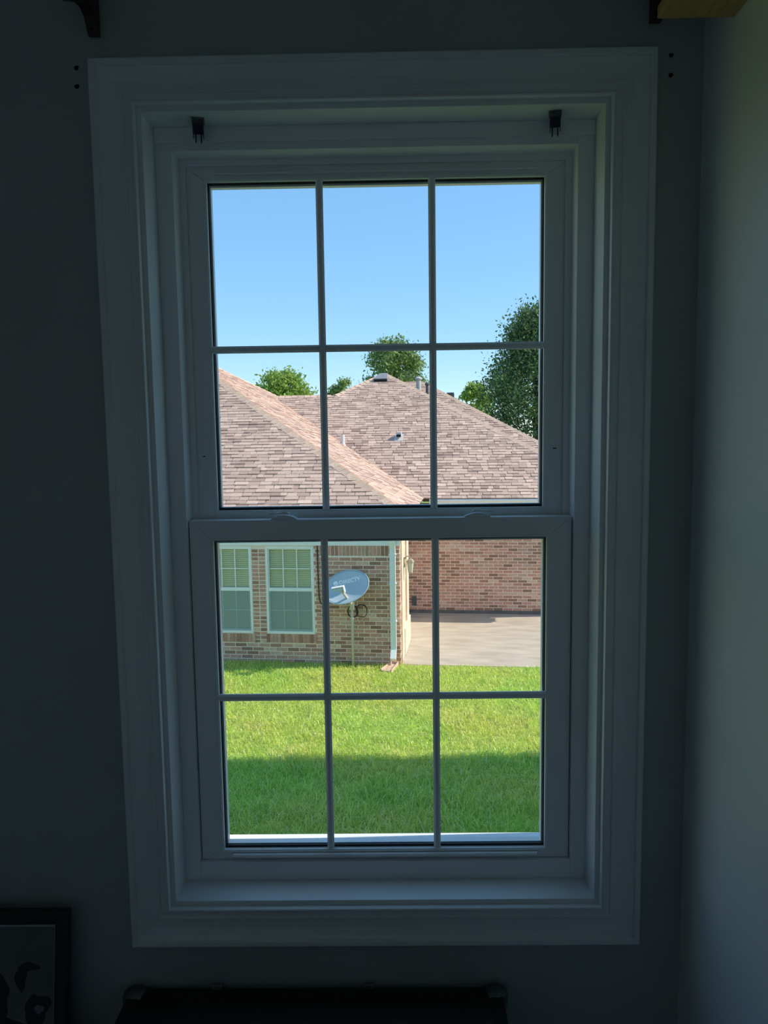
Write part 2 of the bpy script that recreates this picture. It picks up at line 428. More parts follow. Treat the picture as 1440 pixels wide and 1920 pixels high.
# stationary frame: face bars at D1, lip running back to D2, then the parting stop
fr = MB()
ring(fr, -JX, JX, JB, JT, 0.0385, 0.0370, 0.0475, 0.0505, D1, 0.118)                 # face
ring(fr, -JX, JX, JB, JT, 0.0385, 0.0370, 0.0390, 0.0505, 0.118, 0.1385)
fr.build('frame', M['vinyl'], win, 0.0015)
fs = MB(); ring(fs, -JX, JX, JB, JT, 0.0540, 0.0525, 0.030, 0.0652, 0.1386, 0.1440)
fs.build('parting_stop', M['vinyl'], win, 0.001)
fo = MB(); ring(fo, -JX, JX, JB, JT, 0.040, 0.040, 0.030, 0.050, 0.1442, 0.186)
fo.build('outer_track', M['vinyl'], win, 0.001)
fe = MB(); ring(fe, -0.513, 0.513, JB - 0.010, JT + 0.010, 0.0955, 0.0945, 0.058, 0.105, 0.187, 0.214)
fe.build('exterior_stop', M['vinyl'], win, 0.002)
bx('exterior_sill', M['vinyl'], win, -0.430, 0.430, 0.1455, 0.1860, JB + 0.030, JB + 0.047, bevel=0.001)
bx('head_stop', M['vinyl'], win, -0.4995, 0.4995, D1 - 0.005, D1 - 0.0002, JT - 0.0335, JT - 0.0002, bevel=0.001)

def sash(name, x0, x1, z0, z1, gx0, gx1, gz0, gz1, y, ydep, parent):
    """sash frame of four mitred bars with an inner bead, black gasket, outer bead, six panes, five grid bars"""
    mb = MB()
    def bar(ax, az, bx_, bz, cx, cz, dx, dz):     # outer edge a-b, inner edge d-c
        mb.prism([(ax, y, az), (bx_, y, bz), (cx, y, cz), (dx, y, dz)], [(ax, y + ydep, az), (bx_, y + ydep, bz), (cx, y + ydep, cz), (dx, y + ydep, dz)])
    g = 0.0003
    bar(x0, z0 + g, x0, z1 - g, gx0, gz1 - g, gx0, gz0 + g)
    bar(x1, z1 - g, x1, z0 + g, gx1, gz0 + g, gx1, gz1 - g)
    bar(x0 + g, z1, x1 - g, z1, gx1 - g, gz1, gx0 + g, gz1)
    bar(x1 - g, z0, x0 + g, z0, gx0 + g, gz0, gx1 - g, gz0)
    bm = mb.build(name, M['vinyl'], parent, 0.0011)
    b = MB(); ring(b, gx0 - 0.006, gx1 + 0.006, gz0 - 0.006, gz1 + 0.006, 0.0035, 0.0035, 0.0035, 0.0035, y - 0.0025, y - 0.0002)
    b.build('glazing_bead', M['vinyl'], bm, 0.0008)
    q = MB(); ring(q, gx0 + 0.0002, gx1 - 0.0002, gz0 + 0.0002, gz1 - 0.0002, 0.0022, 0.0022, 0.0055, 0.0030, y + 0.0115, y + 0.0190)
    q.build('gasket', M['gasket'], bm)
    q = MB(); ring(q, gx0 + 0.0002, gx1 - 0.0002, gz0 + 0.0002, gz1 - 0.0002, 0.0055, 0.0055, 0.0070, 0.0075, y + 0.0192, y + ydep - 0.001)
    q.build('outer_bead', M['vinyl'], bm)
    mw = 0.0085
    W_ = gx1 - gx0; vx = [gx0 + W_ * k / 3 for k in (1, 2)]; hz = (gz0 + gz1) / 2
    def muntin(p, qd, horiz):
        m_ = MB()
        pr = [(-mw, 0.0085), (-mw, 0.004), (-mw * 0.45, 0.0), (mw * 0.45, 0.0), (mw, 0.004), (mw, 0.0085)]
        if horiz:
            m_.prism([(p[0], y + 0.001 + d, p[1] + o_) for o_, d in pr], [(qd[0], y + 0.001 + d, qd[1] + o_) for o_, d in pr])
        else:
            m_.prism([(p[0] + o_, y + 0.001 + d, p[1]) for o_, d in pr], [(qd[0] + o_, y + 0.001 + d, qd[1]) for o_, d in pr])
        m_.build('muntin', M['vinyl'], bm, 0, False)
        bmm = bmesh.new(); me = m_last().data
        bmm.from_mesh(me); bmesh.ops.recalc_face_normals(bmm, faces=bmm.faces); bmm.to_mesh(me); bmm.free()
    for x in vx:
        muntin((x, gz0 + 0.0005), (x, gz1 - 0.0005), False)
    xs = [gx0 + 0.0005, vx[0] - mw, vx[0] + mw, vx[1] - mw, vx[1] + mw, gx1 - 0.0005]
    for k in range(3):
        muntin((xs[2 * k], hz), (xs[2 * k + 1], hz), True)
    px = [gx0 + 0.0025, vx[0], vx[1], gx1 - 0.0025]; pz = [gz0 + 0.0058, hz, gz1 - 0.0033]
    for k in range(3):
        for j in range(2):
            bx('pane', M['glass'], bm, px[k] + 0.0003, px[k + 1] - 0.0003, y + 0.0145, y + 0.0175, pz[j] + 0.0003, pz[j + 1] - 0.0003)
    return bm
def m_last():
    return COL.objects[-1]
us = sash('upper_sash', -0.4535, 0.4555, -0.052, 0.8440, -0.3995, 0.4010, 0.0255, 0.8076, 0.1450, 0.036, win)
ls = sash('lower_sash', -0.4590, 0.4605, -0.8520, 0.0063, -0.4025, 0.4015, -0.8281, -0.0429, D3, 0.040, win)
# lift rails
lr = MB()
lr.prism([(-0.378, 0.1448, 0.8215), (-0.378, 0.1385, 0.8215), (-0.378, 0.1360, 0.8245), (-0.378, 0.1385, 0.8275), (-0.378, 0.1448, 0.8290)], [(0.381, 0.1448, 0.8215), (0.381, 0.1385, 0.8215), (0.381, 0.1360, 0.8245), (0.381, 0.1385, 0.8275), (0.381, 0.1448, 0.8290)])
lr.build('lift_rail', M['vinyl'], us, 0.0006)
lr = MB()
lr.prism([(-0.380, D3 - 0.0002, -0.8445), (-0.380, D3 - 0.0085, -0.8445), (-0.380, D3 - 0.0115, -0.8405), (-0.380, D3 - 0.0085, -0.8365), (-0.380, D3 - 0.0002, -0.8350)], [(0.382, D3 - 0.0002, -0.8445), (0.382, D3 - 0.0085, -0.8445), (0.382, D3 - 0.0115, -0.8405), (0.382, D3 - 0.0085, -0.8365), (0.382, D3 - 0.0002, -0.8350)])
lr.build('lift_rail', M['vinyl'], ls, 0.0006)
# sash locks on the meeting rail
for (lx, s) in ((-0.231, 1), (0.236, -1)):
    b = MB(); n = 18
    prof = [(-0.033 + 0.066 * i / n, 0.0105 * math.sin(PI * i / n) ** 0.7) for i in range(n + 1)]
    b.prism([(p[0], 0.1005, p[1]) for p in prof], [(p[0], 0.124, p[1] * 0.9) for p in prof])
    k = b.build('sash_lock', M['vinyl'], win, 0.0012); k.location = (lx, 0, 0.0064)
    lv = MB()
    pl = [(0.012, 0.0), (0.004, 0.0035), (-0.012, 0.0015), (-0.028, 0.0), (-0.035, 0.0015), (-0.040, -0.0035)]
    wd = [0.0050, 0.0058, 0.0045, 0.0045, 0.0060, 0.0050]
    lo_ = [(p[0] * s, 0.111 - w_, p[1] + 0.0115) for p, w_ in zip(pl, wd)] + [(p[0] * s, 0.111 + w_, p[1] + 0.0115) for p, w_ in reversed(list(zip(pl, wd)))]
    lv.prism(lo_, [(a, b_, c + 0.004) for a, b_, c in lo_])
    lv.build('lever', M['vinyl'], k, 0.0012)
# vent latches let into the upper stiles
for (x, z, wdt) in ((-0.4285, 0.1565, 0.003), (0.4285, 0.165, 0.005)):
    bx('vent_latch', M['vinyl'], win, x - wdt, x + wdt, 0.1436, 0.1449, z - 0.022, z + 0.002, bevel=0.0006)
    bx('latch_slot', M['hole'], win, x - wdt * 0.8, x + wdt * 0.8, 0.1442, 0.1449, z + 0.0021, z + 0.0045)

# ------------------------------------------------------------------ blind brackets under the head board
def blind_bracket(x, s, label):
    e = tag(empty('blind_bracket', (x, 0.046, 5.458)), label, 'bracket', 'metal blind brackets in the window head')
    b = MB()                                                                # base plate screwed to the head
    b.box(-0.014, 0.014, -0.018, 0.018, -0.0022, -0.0001); b.build('base_plate', M['trunk_metal'], e, 0.0006)
    for dx in (-0.011, 0.011):
        c = MB(); pr = [(-0.018, -0.0022), (0.018, -0.0022), (0.018, -0.030), (0.010, -0.036), (-0.002, -0.032), (-0.016, -0.014)]
        c.prism([(dx - 0.0009, a, z) for a, z in pr], [(dx + 0.0009, a, z) for a, z in pr]); c.build('side_cheek', M['steel'], e)
    f = MB(); f.prism([(-0.010, -0.017, -0.0145), (0.010, -0.017, -0.0145), (0.010, -0.003, -0.031), (-0.010, -0.003, -0.031)], [(-0.010, -0.0185, -0.0135), (0.010, -0.0185, -0.0135), (0.010, -0.0045, -0.0315), (-0.010, -0.0045, -0.0315)])
    f.build('spring_plate', M['steel'], e)
    bx('screw', M['trunk_metal'], e, s * 0.004 - 0.003, s * 0.004 + 0.003, -0.010, -0.004, -0.0042, -0.0023, bevel=0.0008)
    for dx in (-0.006, 0.006):
        g = MB(); g.tube([(dx, 0.006, -0.020), (dx, 0.006, -0.043), (dx, 0.004, -0.046)], 0.0018, 8); g.build('clip_pin', M['trunk_metal'], e, 0, True)
    e.rotation_euler = (0, 0, R(12 * s))
    return e
blind_bracket(-0.389, 1, 'small dark metal bracket in the left corner of the window head')
blind_bracket(0.402, -1, 'small shiny metal bracket in the right corner of the window head')

# ------------------------------------------------------------------ wooden rod brackets on the wall
def rod_bracket(x, z, label):
    e = tag(empty('rod_bracket', (x, 0, z)), label, 'bracket', 'dark wooden curtain rod brackets')
    pr = [(-0.0003, 0.0), (-0.012, -0.002), (-0.022, 0.012), (-0.030, 0.027), (-0.050, 0.034), (-0.075, 0.030), (-0.100, 0.018), (-0.128, 0.003), (-0.152, -0.004), (-0.172, 0.006), (-0.180, 0.034), (-0.168, 0.064), (-0.125, 0.088), (-0.065, 0.115), (-0.024, 0.160), (-0.0003, 0.172)]
    b = MB(); b.prism([(-0.0115, a, c) for a, c in pr], [(0.0115, a, c) for a, c in pr]); b.build('body', M['dark_wood'], e, 0.0022)
    h = MB(); h.lathe([(0.0036, 0.0), (0.0036, 0.0035), (0.002, 0.0045)], n=12)
    s = h.build('screw', M['hole'], e); s.rotation_euler = (PI / 2, 0, 0); s.location = (0.0, -0.0175, 0.008)
    c = MB(); c.tube([(-0.0135, -0.148, 0.034), (0.0135, -0.148, 0.034)], 0.020, 18); c.build('rod_socket', M['dark_wood'], e, 0.001)
    return e
rod_bracket(-0.591, 5.612, 'dark wooden rod bracket on the wall above the left corner of the casing')
rod_bracket(0.600, 5.616, 'dark wooden rod bracket beside the yellow wooden shelf')

# ------------------------------------------------------------------ shelf on the right wall
sh = tag(empty('wall_shelf', (XR - 0.075, -0.14, 5.553)), 'yellow pine shelf fixed high on the right wall', 'shelf')
b = MB(); b.box(-0.074, 0.0745, -0.70, 0.0, 0.0, 0.022); b.build('board', M['pine'], sh, 0.0025)
for yy in (-0.12, -0.58):
    b = MB(); pr = [(0.0745, -0.0003), (-0.040, -0.0003), (-0.040, -0.012), (0.020, -0.030), (0.055, -0.070), (0.060, -0.10), (0.0745, -0.10)]
    b.prism([(a, yy - 0.012, c) for a, c in pr], [(a, yy + 0.012, c) for a, c in pr]); b.build('support', M['dark_wood'], sh, 0.002)
sh.children[1].location.y = -0.35; sh.children[2].location.y = -0.03

# ------------------------------------------------------------------ trunk under the window
tr = tag(empty('storage_trunk', (-0.168, -0.018, FL)), 'black storage trunk with metal corners under the window', 'trunk')
TW, TD, TH_ = 0.445, 0.46, 0.392
b = MB(); b.box(-TW + 0.006, TW - 0.006, -TD + 0.006, -0.006, 0.0, 0.285); b.build('body', M['trunk'], tr, 0.006)
b = MB(); b.box(-TW + 0.004, TW - 0.004, -TD + 0.004, -0.004, 0.289, TH_ - 0.004); lid = b.build('lid', M['trunk'], tr, 0.010, seg=3)
for (x0, x1, y0, y1) in ((-TW, TW, -0.028, 0.0), (-TW, TW, -TD, -TD + 0.028), (-TW, -TW + 0.028, -TD + 0.028, -0.028), (TW - 0.028, TW, -TD + 0.028, -0.028)):
    b = MB(); b.box(x0, x1, y0, y1, TH_ - 0.030, TH_); b.build('edge_strip', M['black_frame'], lid, 0.005)
for sx in (-1, 1):
    for yy in (-0.012, -TD + 0.012):
        b = MB(); b.lathe([(0.027, -0.042), (0.029, -0.012), (0.026, -0.001), (0.016, 0.0045), (0.003, 0.006)], (0, 0, 0), 16)
        o = b.build('corner_cap', M['trunk_metal'], lid, 0, True); o.location = (sx * (TW - 0.014), yy, TH_)
    b = MB(); b.box(-0.012, 0.012, -0.012, -0.004, -0.03, 0.012); b.tube([(-0.012, -0.002, 0.011), (0.012, -0.002, 0.011)], 0.005, 10)
    o = b.build('hinge', M['trunk_metal'], lid, 0.001); o.location = (sx * 0.235 if sx < 0 else 0.13, 0.004, TH_ - 0.008)
b = MB(); b.box(-0.03, 0.03, -0.006, 0.0, -0.05, 0.03); o = b.build('latch_plate', M['trunk_metal'], tr, 0.002); o.location = (0, -TD + 0.005, 0.28)
for sx in (-1, 1):
    b = MB(); b.tube([(0, -0.07, 0), (0.018 * sx, -0.06, -0.01), (0.022 * sx, 0, -0.02), (0.018 * sx, 0.06, -0.01), (0, 0.07, 0)], 0.008, 10)
    o = b.build('handle', M['black_frame'], tr, 0, True); o.location = (sx * (TW - 0.008), -TD / 2, 0.2)

# ------------------------------------------------------------------ leaning picture
pf = tag(empty('picture_frame', (-0.741 - 0.26, -0.125, FL)), 'black framed picture leaning on the wall beside the trunk', 'picture')
PH, PW, FW = 0.612, 0.26, 0.030
b = MB()
for (a_, c_, d_, e_) in (((-PW, 0), (-PW, PH), (-PW + FW, PH - FW), (-PW + FW, FW)), ((PW, PH), (PW, 0), (PW - FW, FW), (PW - FW, PH - FW)), ((-PW, PH), (PW, PH), (PW - FW, PH - FW), (-PW + FW, PH - FW)), ((PW, 0), (-PW, 0), (-PW + FW, FW), (PW - FW, FW))):
    b.prism([(p[0], -0.022, p[1]) for p in (a_, c_, d_, e_)], [(p[0], 0.0, p[1]) for p in (a_, c_, d_, e_)])
b.build('frame', M['black_frame'], pf, 0.003)
b = MB(); ring(b, -PW + FW, PW - FW, FW, PH - FW, 0.004, 0.004, 0.004, 0.008, -0.014, -0.008); b.build('inner_lip', M['grey_lip'], pf)
bx('mat_board', M['cream_mat'], pf, -PW + FW, PW - FW, -0.0075, -0.004, FW, PH - FW)
bx('backing', M['print'], pf, -PW + FW - 0.004, PW - FW + 0.004, -0.0038, -0.001, FW - 0.004, PH - FW + 0.004)
def blob(name, m, cx, cz, rx, rz, seed, y):
    rr = random.Random(seed); n = 22
    ph = [rr.uniform(0, 6.28) for _ in range(3)]
    pts = [(cx + rx * (1 + 0.22 * math.sin(2 * a + ph[0]) + 0.14 * math.sin(5 * a + ph[1])) * math.cos(a), cz + rz * (1 + 0.2 * math.sin(3 * a + ph[2])) * math.sin(a)) for a in [2 * PI * i / n for i in range(n)]]
    q = MB(); q.prism([(p[0], y, p[1]) for p in pts], [(p[0], -0.0076, p[1]) for p in pts]); q.build(name, m, pf)
for k, (cx, cz, rx, rz, m_) in enumerate(((0.10, 0.405, 0.020, 0.050, 'print'), (0.145, 0.455, 0.012, 0.030, 'print'), (0.185, 0.385, 0.030, 0.036, 'print'), (0.165, 0.480, 0.022, 0.010, 'print'), (0.06, 0.33, 0.09, 0.06, 'print'), (0.02, 0.44, 0.03, 0.05, 'print'), (0.18, 0.31, 0.035, 0.05, 'print'), (-0.08, 0.36, 0.08, 0.10, 'print'), (0.19, 0.385, 0.010, 0.010, 'print_pale'), (0.055, 0.375, 0.012, 0.010, 'print_pale'), (0.02, 0.34, 0.016, 0.008, 'print_pale'))):
    blob('printed_shape', M[m_], cx, cz, rx, rz, k, -0.0080 - (0.0004 if m_ == 'print_pale' else 0) - 0.00002 * k)
pf.rotation_euler = (R(-9.5), 0, 0)

# ================================================================== OUTDOORS
# ------------------------------------------------------------------ own house outside: facade and the wing that shades the lawn
fa = MB()
for (a, b_, c, d) in ((-6.0, -OX - 0.0, 0.0, 6.2), (OX, 3.9, 0.0, 6.2), (-OX, OX, 0.0, OB), (-OX, OX, OT, 6.2)):
    fa.box(a, b_, 0.126, 0.215, c, d)
tag(fa.build('wall_facade', M['siding']), 'outer face of the room wall', None, None, 'structure')
wg = MB()
WY = 9.05
wg.box(3.9, 10.0, 0.25, WY, 0.0, 6.1)
tag(wg.build('wall_wing', M['siding']), 'wing of the house beside the lawn', None, None, 'structure')
rfw = MB()
rfw.prism([(3.6, -0.6, 6.1), (3.6, -0.6, 6.25), (6.95, -0.6, 8.05), (10.3, -0.6, 6.25), (10.3, -0.6, 6.1)], [(3.6, WY + 0.12, 6.1), (3.6, WY + 0.12, 6.25), (6.95, WY + 0.12, 8.05), (10.3, WY + 0.12, 6.25), (10.3, WY + 0.12, 6.1)])
tag(rfw.build('roof_wing', M['deck']), 'roof of the wing beside the lawn', None, None, 'structure')

# ------------------------------------------------------------------ ground
gd = MB(); gd.add([(-70, 0.24, 0), (70, 0.24, 0), (70, 140, 0), (-70, 140, 0)], [(0, 1, 2, 3)])
tag(gd.build('lawn', M['soil']), 'lawn ground between the two houses', None, None, 'structure')

# ------------------------------------------------------------------ neighbour house (own frame: x along its wall, y away from us)
THN = R(6.0)
P0 = Vector((0.1574, 13.5259, 0.0))
UX = Vector((math.cos(THN), -math.sin(THN), 0)); UY = Vector((math.sin(THN), math.cos(THN), 0))
def ntow(x, y, z): return P0 + UX * x + UY * y + Vector((0, 0, z))
def wton(p):
    q = Vector(p) - P0
    return (q.dot(UX), q.dot(UY), q.z)
house = tag(empty('brick_house', P0, -THN), 'brick house with brown hip roof across the lawn', 'house')

ZE = 3.16            # eave height
MN, MM = 0.56, 0.55  # pitch of wing, pitch of main roof
XE, YF = 0.232, -0.12
YM = 4.25            # main eave
BC, BL = 0.085, 0.255
N_BRICK = [0]
brick_cache = {}
brick_rest = MB()

def brick_box(mb, x0, x1, y0, y1, z0, z1):
    c = 0.004
    # front face slightly smaller than the body: arrised edges
    mb.add([(x0, y1, z0), (x1, y1, z0), (x1, y1, z1), (x0, y1, z1), (x0, y0 + c, z0), (x1, y0 + c, z0), (x1, y0 + c, z1), (x0, y0 + c, z1),
            (x0 + c, y0, z0 + c), (x1 - c, y0, z0 + c), (x1 - c, y0, z1 - c), (x0 + c, y0, z1 - c)],
           [(0, 4, 7, 3), (1, 2, 6, 5), (0, 1, 5, 4), (3, 7, 6, 2), (4, 5, 9, 8), (5, 6, 10, 9), (6, 7, 11, 10), (7, 4, 8, 11), (8, 9, 10, 11)])
def lay_brick(parent, x0, x1, z0, z1, yf, single):
    """one brick whose face stands at y = yf"""
    j = random.uniform(-0.003, 0.002)
    if single and N_BRICK[0] < 300:
        N_BRICK[0] += 1
        key = (round(x1 - x0, 3), round(z1 - z0, 3))
        if key not in brick_cache:
            mb = MB(); brick_box(mb, -key[0] / 2, key[0] / 2, 0, 0.03, -key[1] / 2, key[1] / 2)
            brick_cache[key] = mb.mesh('brick', M['brick'])
        o = obj('brick', brick_cache[key], parent)
        o.location = ((x0 + x1) / 2, yf + j, (z0 + z1) / 2)
    else:
        brick_box(brick_rest, x0, x1, yf + j, yf + 0.03, z0, z1)
def subtract(iv, cuts):
    out = [iv]
    for (a, b) in cuts:
        nx = []
        for (p, q) in out:
            if b <= p or a >= q: nx.append((p, q)); continue
            if a > p: nx.append((p, a))
            if b < q: nx.append((b, q))
        out = nx
    return out
def brick_wall(parent, xa, xb, za, zb, yf, openings, single, phase=0.0):
    jt = 0.016
    n = int((zb - za) / BC)
    rows = []
    for i in range(n + 1):
        z0 = za + i * BC; z1 = min(z0 + BC - jt, zb)
        if z1 - z0 < 0.03: continue
        cuts = [(o[0], o[1]) for o in openings if o[2] < z1 - 0.02 and o[3] > z0 + 0.02]
        x = xb + phase + (BL / 2 if i % 2 else 0)
        while x > xa:
            a, b = max(x - BL, xa), min(x - jt, xb)
            x -= BL
            if b - a < 0.03: continue
            for (p, q) in subtract((a, b), cuts):
                if q - p > 0.03: rows.append((p, q, z0, z1))
    for (p, q, z0, z1) in rows:
        lay_brick(parent, p, q, z0, z1, yf, single and p > -4.12)

# near wing walls: mortar core, bricks standing proud of it
WIN2 = (-2.858, -1.823, 0.634, 2.517)
WIN1 = (-4.205, -3.170, 0.634, 2.517)
ZTOP = 2.535
wc = MB()
def wall_core(mb, xa, xb, za, zb, y0, y1, ops):
    xs = sorted({xa, xb, *[o[0] for o in ops], *[o[1] for o in ops]})
    for p, q in zip(xs[:-1], xs[1:]):
        o = [o for o in ops if o[0] <= p and o[1] >= q]
        if not o: mb.box(p, q, y0, y1, za, zb)
        else:
            mb.box(p, q, y0, y1, za, o[0][2]); mb.box(p, q, y0, y1, o[0][3], zb)
wall_core(wc, -14.0, -0.005, -0.05, 2.95, 0.005, 0.12, [WIN1, WIN2])
near_wall = wc.build('wall', M['mortar'], house)
near_wall['label'] = 'light mortar wall behind the brown bricks of the near wing'
ops = [(o[0] - 0.006, o[1] + 0.006, o[2] - 0.205, 3.0) for o in (WIN1, WIN2)]
brick_wall(near_wall, -12.0, 0.0, 0.0, ZTOP, 0.0, ops + [(-1.70, -0.075, 2.31, 3.0), (WIN1[1], WIN2[0], WIN2[2] - 0.205, 3.0)], True)
for i in range(int(ZTOP / BC)):
    z0 = i * BC
    if z0 > WIN2[2] - 0.21 and z0 + BC - 0.016 < ZTOP:
        xm = (WIN1[1] + WIN2[0]) / 2
        lay_brick(near_wall, WIN1[1] + 0.012, xm - 0.009, z0, z0 + BC - 0.018, 0.0, True)
        lay_brick(near_wall, xm + 0.009, WIN2[0] - 0.012, z0, z0 + BC - 0.018, 0.0, True)
# rowlock sills under the windows, soldier course under the frieze
for o in (WIN1, WIN2):
    x = o[0] - 0.02
    while x < o[1] + 0.02:
        if x > -4.6:
            lay_brick(near_wall, x, x + 0.068, o[2] - 0.195, o[2] - 0.012, -0.012, True)
        x += 0.079
x = -1.69
while x < -0.10:
    lay_brick(near_wall, x, x + 0.070, 2.318, 2.528, 0.0, True)
    x += 0.081
# frieze board, soffit, fascia, gutter of the near wing
bx('frieze_board', M['white_metal'], house, -14.0, 0.012, -0.020, 0.007, ZTOP, 2.80)
bx('soffit', M['white_metal'], house, -14.0, XE - 0.02, -0.10, 0.12, 2.80, 2.83)
bx('fascia', M['white_metal'], house, -14.0, XE - 0.03, YF + 0.0, YF + 0.03, 2.83, 3.12)
def gutter(x0, x1, yb, zt, along='x', name='gutter'):
    pr = [(0, 0), (0, -0.11), (-0.07, -0.11), (-0.10, -0.06), (-0.12, -0.03), (-0.12, 0.0), (-0.112, 0.0), (-0.112, -0.03), (-0.09, -0.06), (-0.062, -0.102), (-0.008, -0.102), (-0.008, 0)]
    g = MB(); g.prism([(x0, yb + a, zt + c) for a, c in pr], [(x1, yb + a, zt + c) for a, c in pr])
    return g.build(name, M['white_metal'], house)
gutter(-14.0, XE, YF - 0.001, 3.125)
# side wall of the wing (turned to the sun)
YS = 1.90
sw = MB(); sw.box(-0.12, -0.008, 0.13, YS, -0.05, 2.95)
side_wall = sw.build('wall', M['mortar'], house)
def side_bricks(ya, yb):
    for i in range(int(2.9 / BC)):
        z0 = i * BC; z1 = z0 + BC - 0.016
        y = ya - (BL / 2 if i % 2 else 0)
        while y < yb:
            a, b = max(y, ya), min(y + BL - 0.011, yb)
            y += BL
            if b - a < 0.04: continue
            c = 0.004
            brick_rest.add([(-0.03, a, z0), (-0.03, b, z0), (-0.03, b, z1), (-0.03, a, z1), (-c, a, z0), (-c, b, z0), (-c, b, z1), (-c, a, z1), (0, a + c, z0 + c), (0, b - c, z0 + c), (0, b - c, z1 - c), (0, a + c, z1 - c)],
                           [(4, 5, 9, 8), (5, 6, 10, 9), (6, 7, 11, 10), (7, 4, 8, 11), (8, 9, 10, 11), (0, 4, 7, 3), (1, 2, 6, 5), (0, 1, 5, 4), (3, 7, 6, 2)])
side_bricks(0.031, 0.22)
side_bricks(1.02, 1.34)
bx('corner_board', M['cream'], house, -0.006, 0.018, 0.24, 0.99, -0.02, 2.95)
bx('jamb_board', M['cream'], house, -0.006, 0.022, 1.36, YS, -0.02, 2.95)
kp = MB(); kp.prism([(-0.004, 0.62, 0.02), (-0.004, 1.98, 0.02), (-0.004, 1.98, 0.62), (-0.004, 0.62, 0.62)], [(0.05, 0.66, 0.02), (0.05, 1.98, 0.02), (0.05, 1.98, 0.60), (0.05, 0.66, 0.60)])
kp.build('kick_panel', M['cream'], house)
# recess wall behind the side wall
rw = MB(); rw.box(-0.50, -0.40, YS, 4.66, -0.05, 2.95); rw.build('wall', M['mortar'], house)

# main wall
mw_ = MB(); wall_core(mw_, -0.5, 5.1, -0.05, 3.0, 4.655, 4.80, [])
main_wall = mw_.build('wall', M['mortar'], house)
brick_wall(main_wall, -0.5, 5.1, 0.10, 2.95, 4.65, [], False, 0.03)
bx('foundation', M['foundation'], house, -0.5, 5.12, 4.640, 4.657, -0.02, 0.098)
bx('crawl_vent', M['vent_dark'], house, -0.135, -0.005, 4.635, 4.657, 0.215, 0.475, bevel=0.004)
bx('frieze_board', M['white_metal'], house, -0.4, 5.1, 4.62, 4.657, 2.72, 2.98)
bx('soffit', M['fascia'], house, 0.42, 5.5, YM + 0.02, 4.657, 2.95, 2.98)
bx('fascia', M['fascia'], house, 0.42, 5.5, YM + 0.0, YM + 0.03, 2.90, 3.14)
gutter(0.40, 5.5, YM - 0.001, 3.135)
bx('gutter_end', M['white_metal'], house, 0.392, 0.402, YM - 0.125, YM + 0.03, 2.88, 3.145)
# right flank of the house, off frame
bx('wall', M['mortar'], house, 5.0, 5.1, 4.81, 18.0, -0.05, 2.98)

# ------------------------------------------------------------------ house windows
def house_window(o, label):
    x0, x1, z0, z1 = o
    W_, H_ = x1 - x0, z1 - z0
    f = MB(); ring(f, 0, W_, 0, H_, 0.045, 0.045, 0.05, 0.05, 0.0, 0.09)
    wn = f.build('window', M['white_metal'], house, 0.004); wn.location = (x0, -0.004, z0)
    wn['label'] = label
    zm = H_ * 0.505
    bx('sash_rail', M['white_metal'], wn, 0.046, W_ - 0.046, 0.012, 0.05, zm - 0.035, zm + 0.035)
    s = MB(); ring(s, 0.046, W_ - 0.046, 0.051, zm - 0.036, 0.028, 0.028, 0.035, 0.001, 0.02, 0.05); s.build('lower_sash', M['white_metal'], wn)
    s = MB(); ring(s, 0.046, W_ - 0.046, zm + 0.036, H_ - 0.051, 0.022, 0.022, 0.001, 0.025, 0.03, 0.06); s.build('upper_sash', M['white_metal'], wn)
    for (a, b) in ((0.088, zm - 0.04), (zm + 0.038, H_ - 0.078)):
        xs = [0.072 + (W_ - 0.144) * k / 3 for k in range(4)]
        for k in (1, 2):
            bx('muntin', M['white_metal'], wn, xs[k] - 0.011, xs[k] + 0.011, 0.036, 0.046, a, b)
        h = (a + b) / 2
        for k in range(3):
            bx('muntin', M['white_metal'], wn, xs[k] + 0.012, xs[k + 1] - 0.012, 0.036, 0.046, h - 0.011, h + 0.011)
            for (c, d) in ((a, h), (h, b)):
                bx('pane', M['house_glass'], wn, xs[k], xs[k + 1] - 0.001, 0.047, 0.050, c, d - 0.001)
    bx('insect_screen', M['screen'], wn, 0.047, W_ - 0.047, 0.006, 0.007, 0.052, zm - 0.036)
    bx('blind_rail', M['blind'], wn, 0.06, W_ - 0.06, 0.085, 0.125, H_ - 0.085, H_ - 0.045)
    sm = MB(); sm.box(-(W_ - 0.12) / 2, (W_ - 0.12) / 2, -0.022, 0.022, -0.0012, 0.0012); sme = sm.mesh('slat', M['blind'])
    z = H_ - 0.115
    while z > 0.07:
        q = obj('slat', sme, wn); q.location = (W_ / 2, 0.088, z); q.rotation_euler = (R(44), 0, 0)
        z -= 0.041
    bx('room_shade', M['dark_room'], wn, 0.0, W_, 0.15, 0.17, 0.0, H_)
house_window(WIN1, 'white window with closed blinds cut by the frame edge')
house_window(WIN2, 'white window with closed blinds beside the dish')

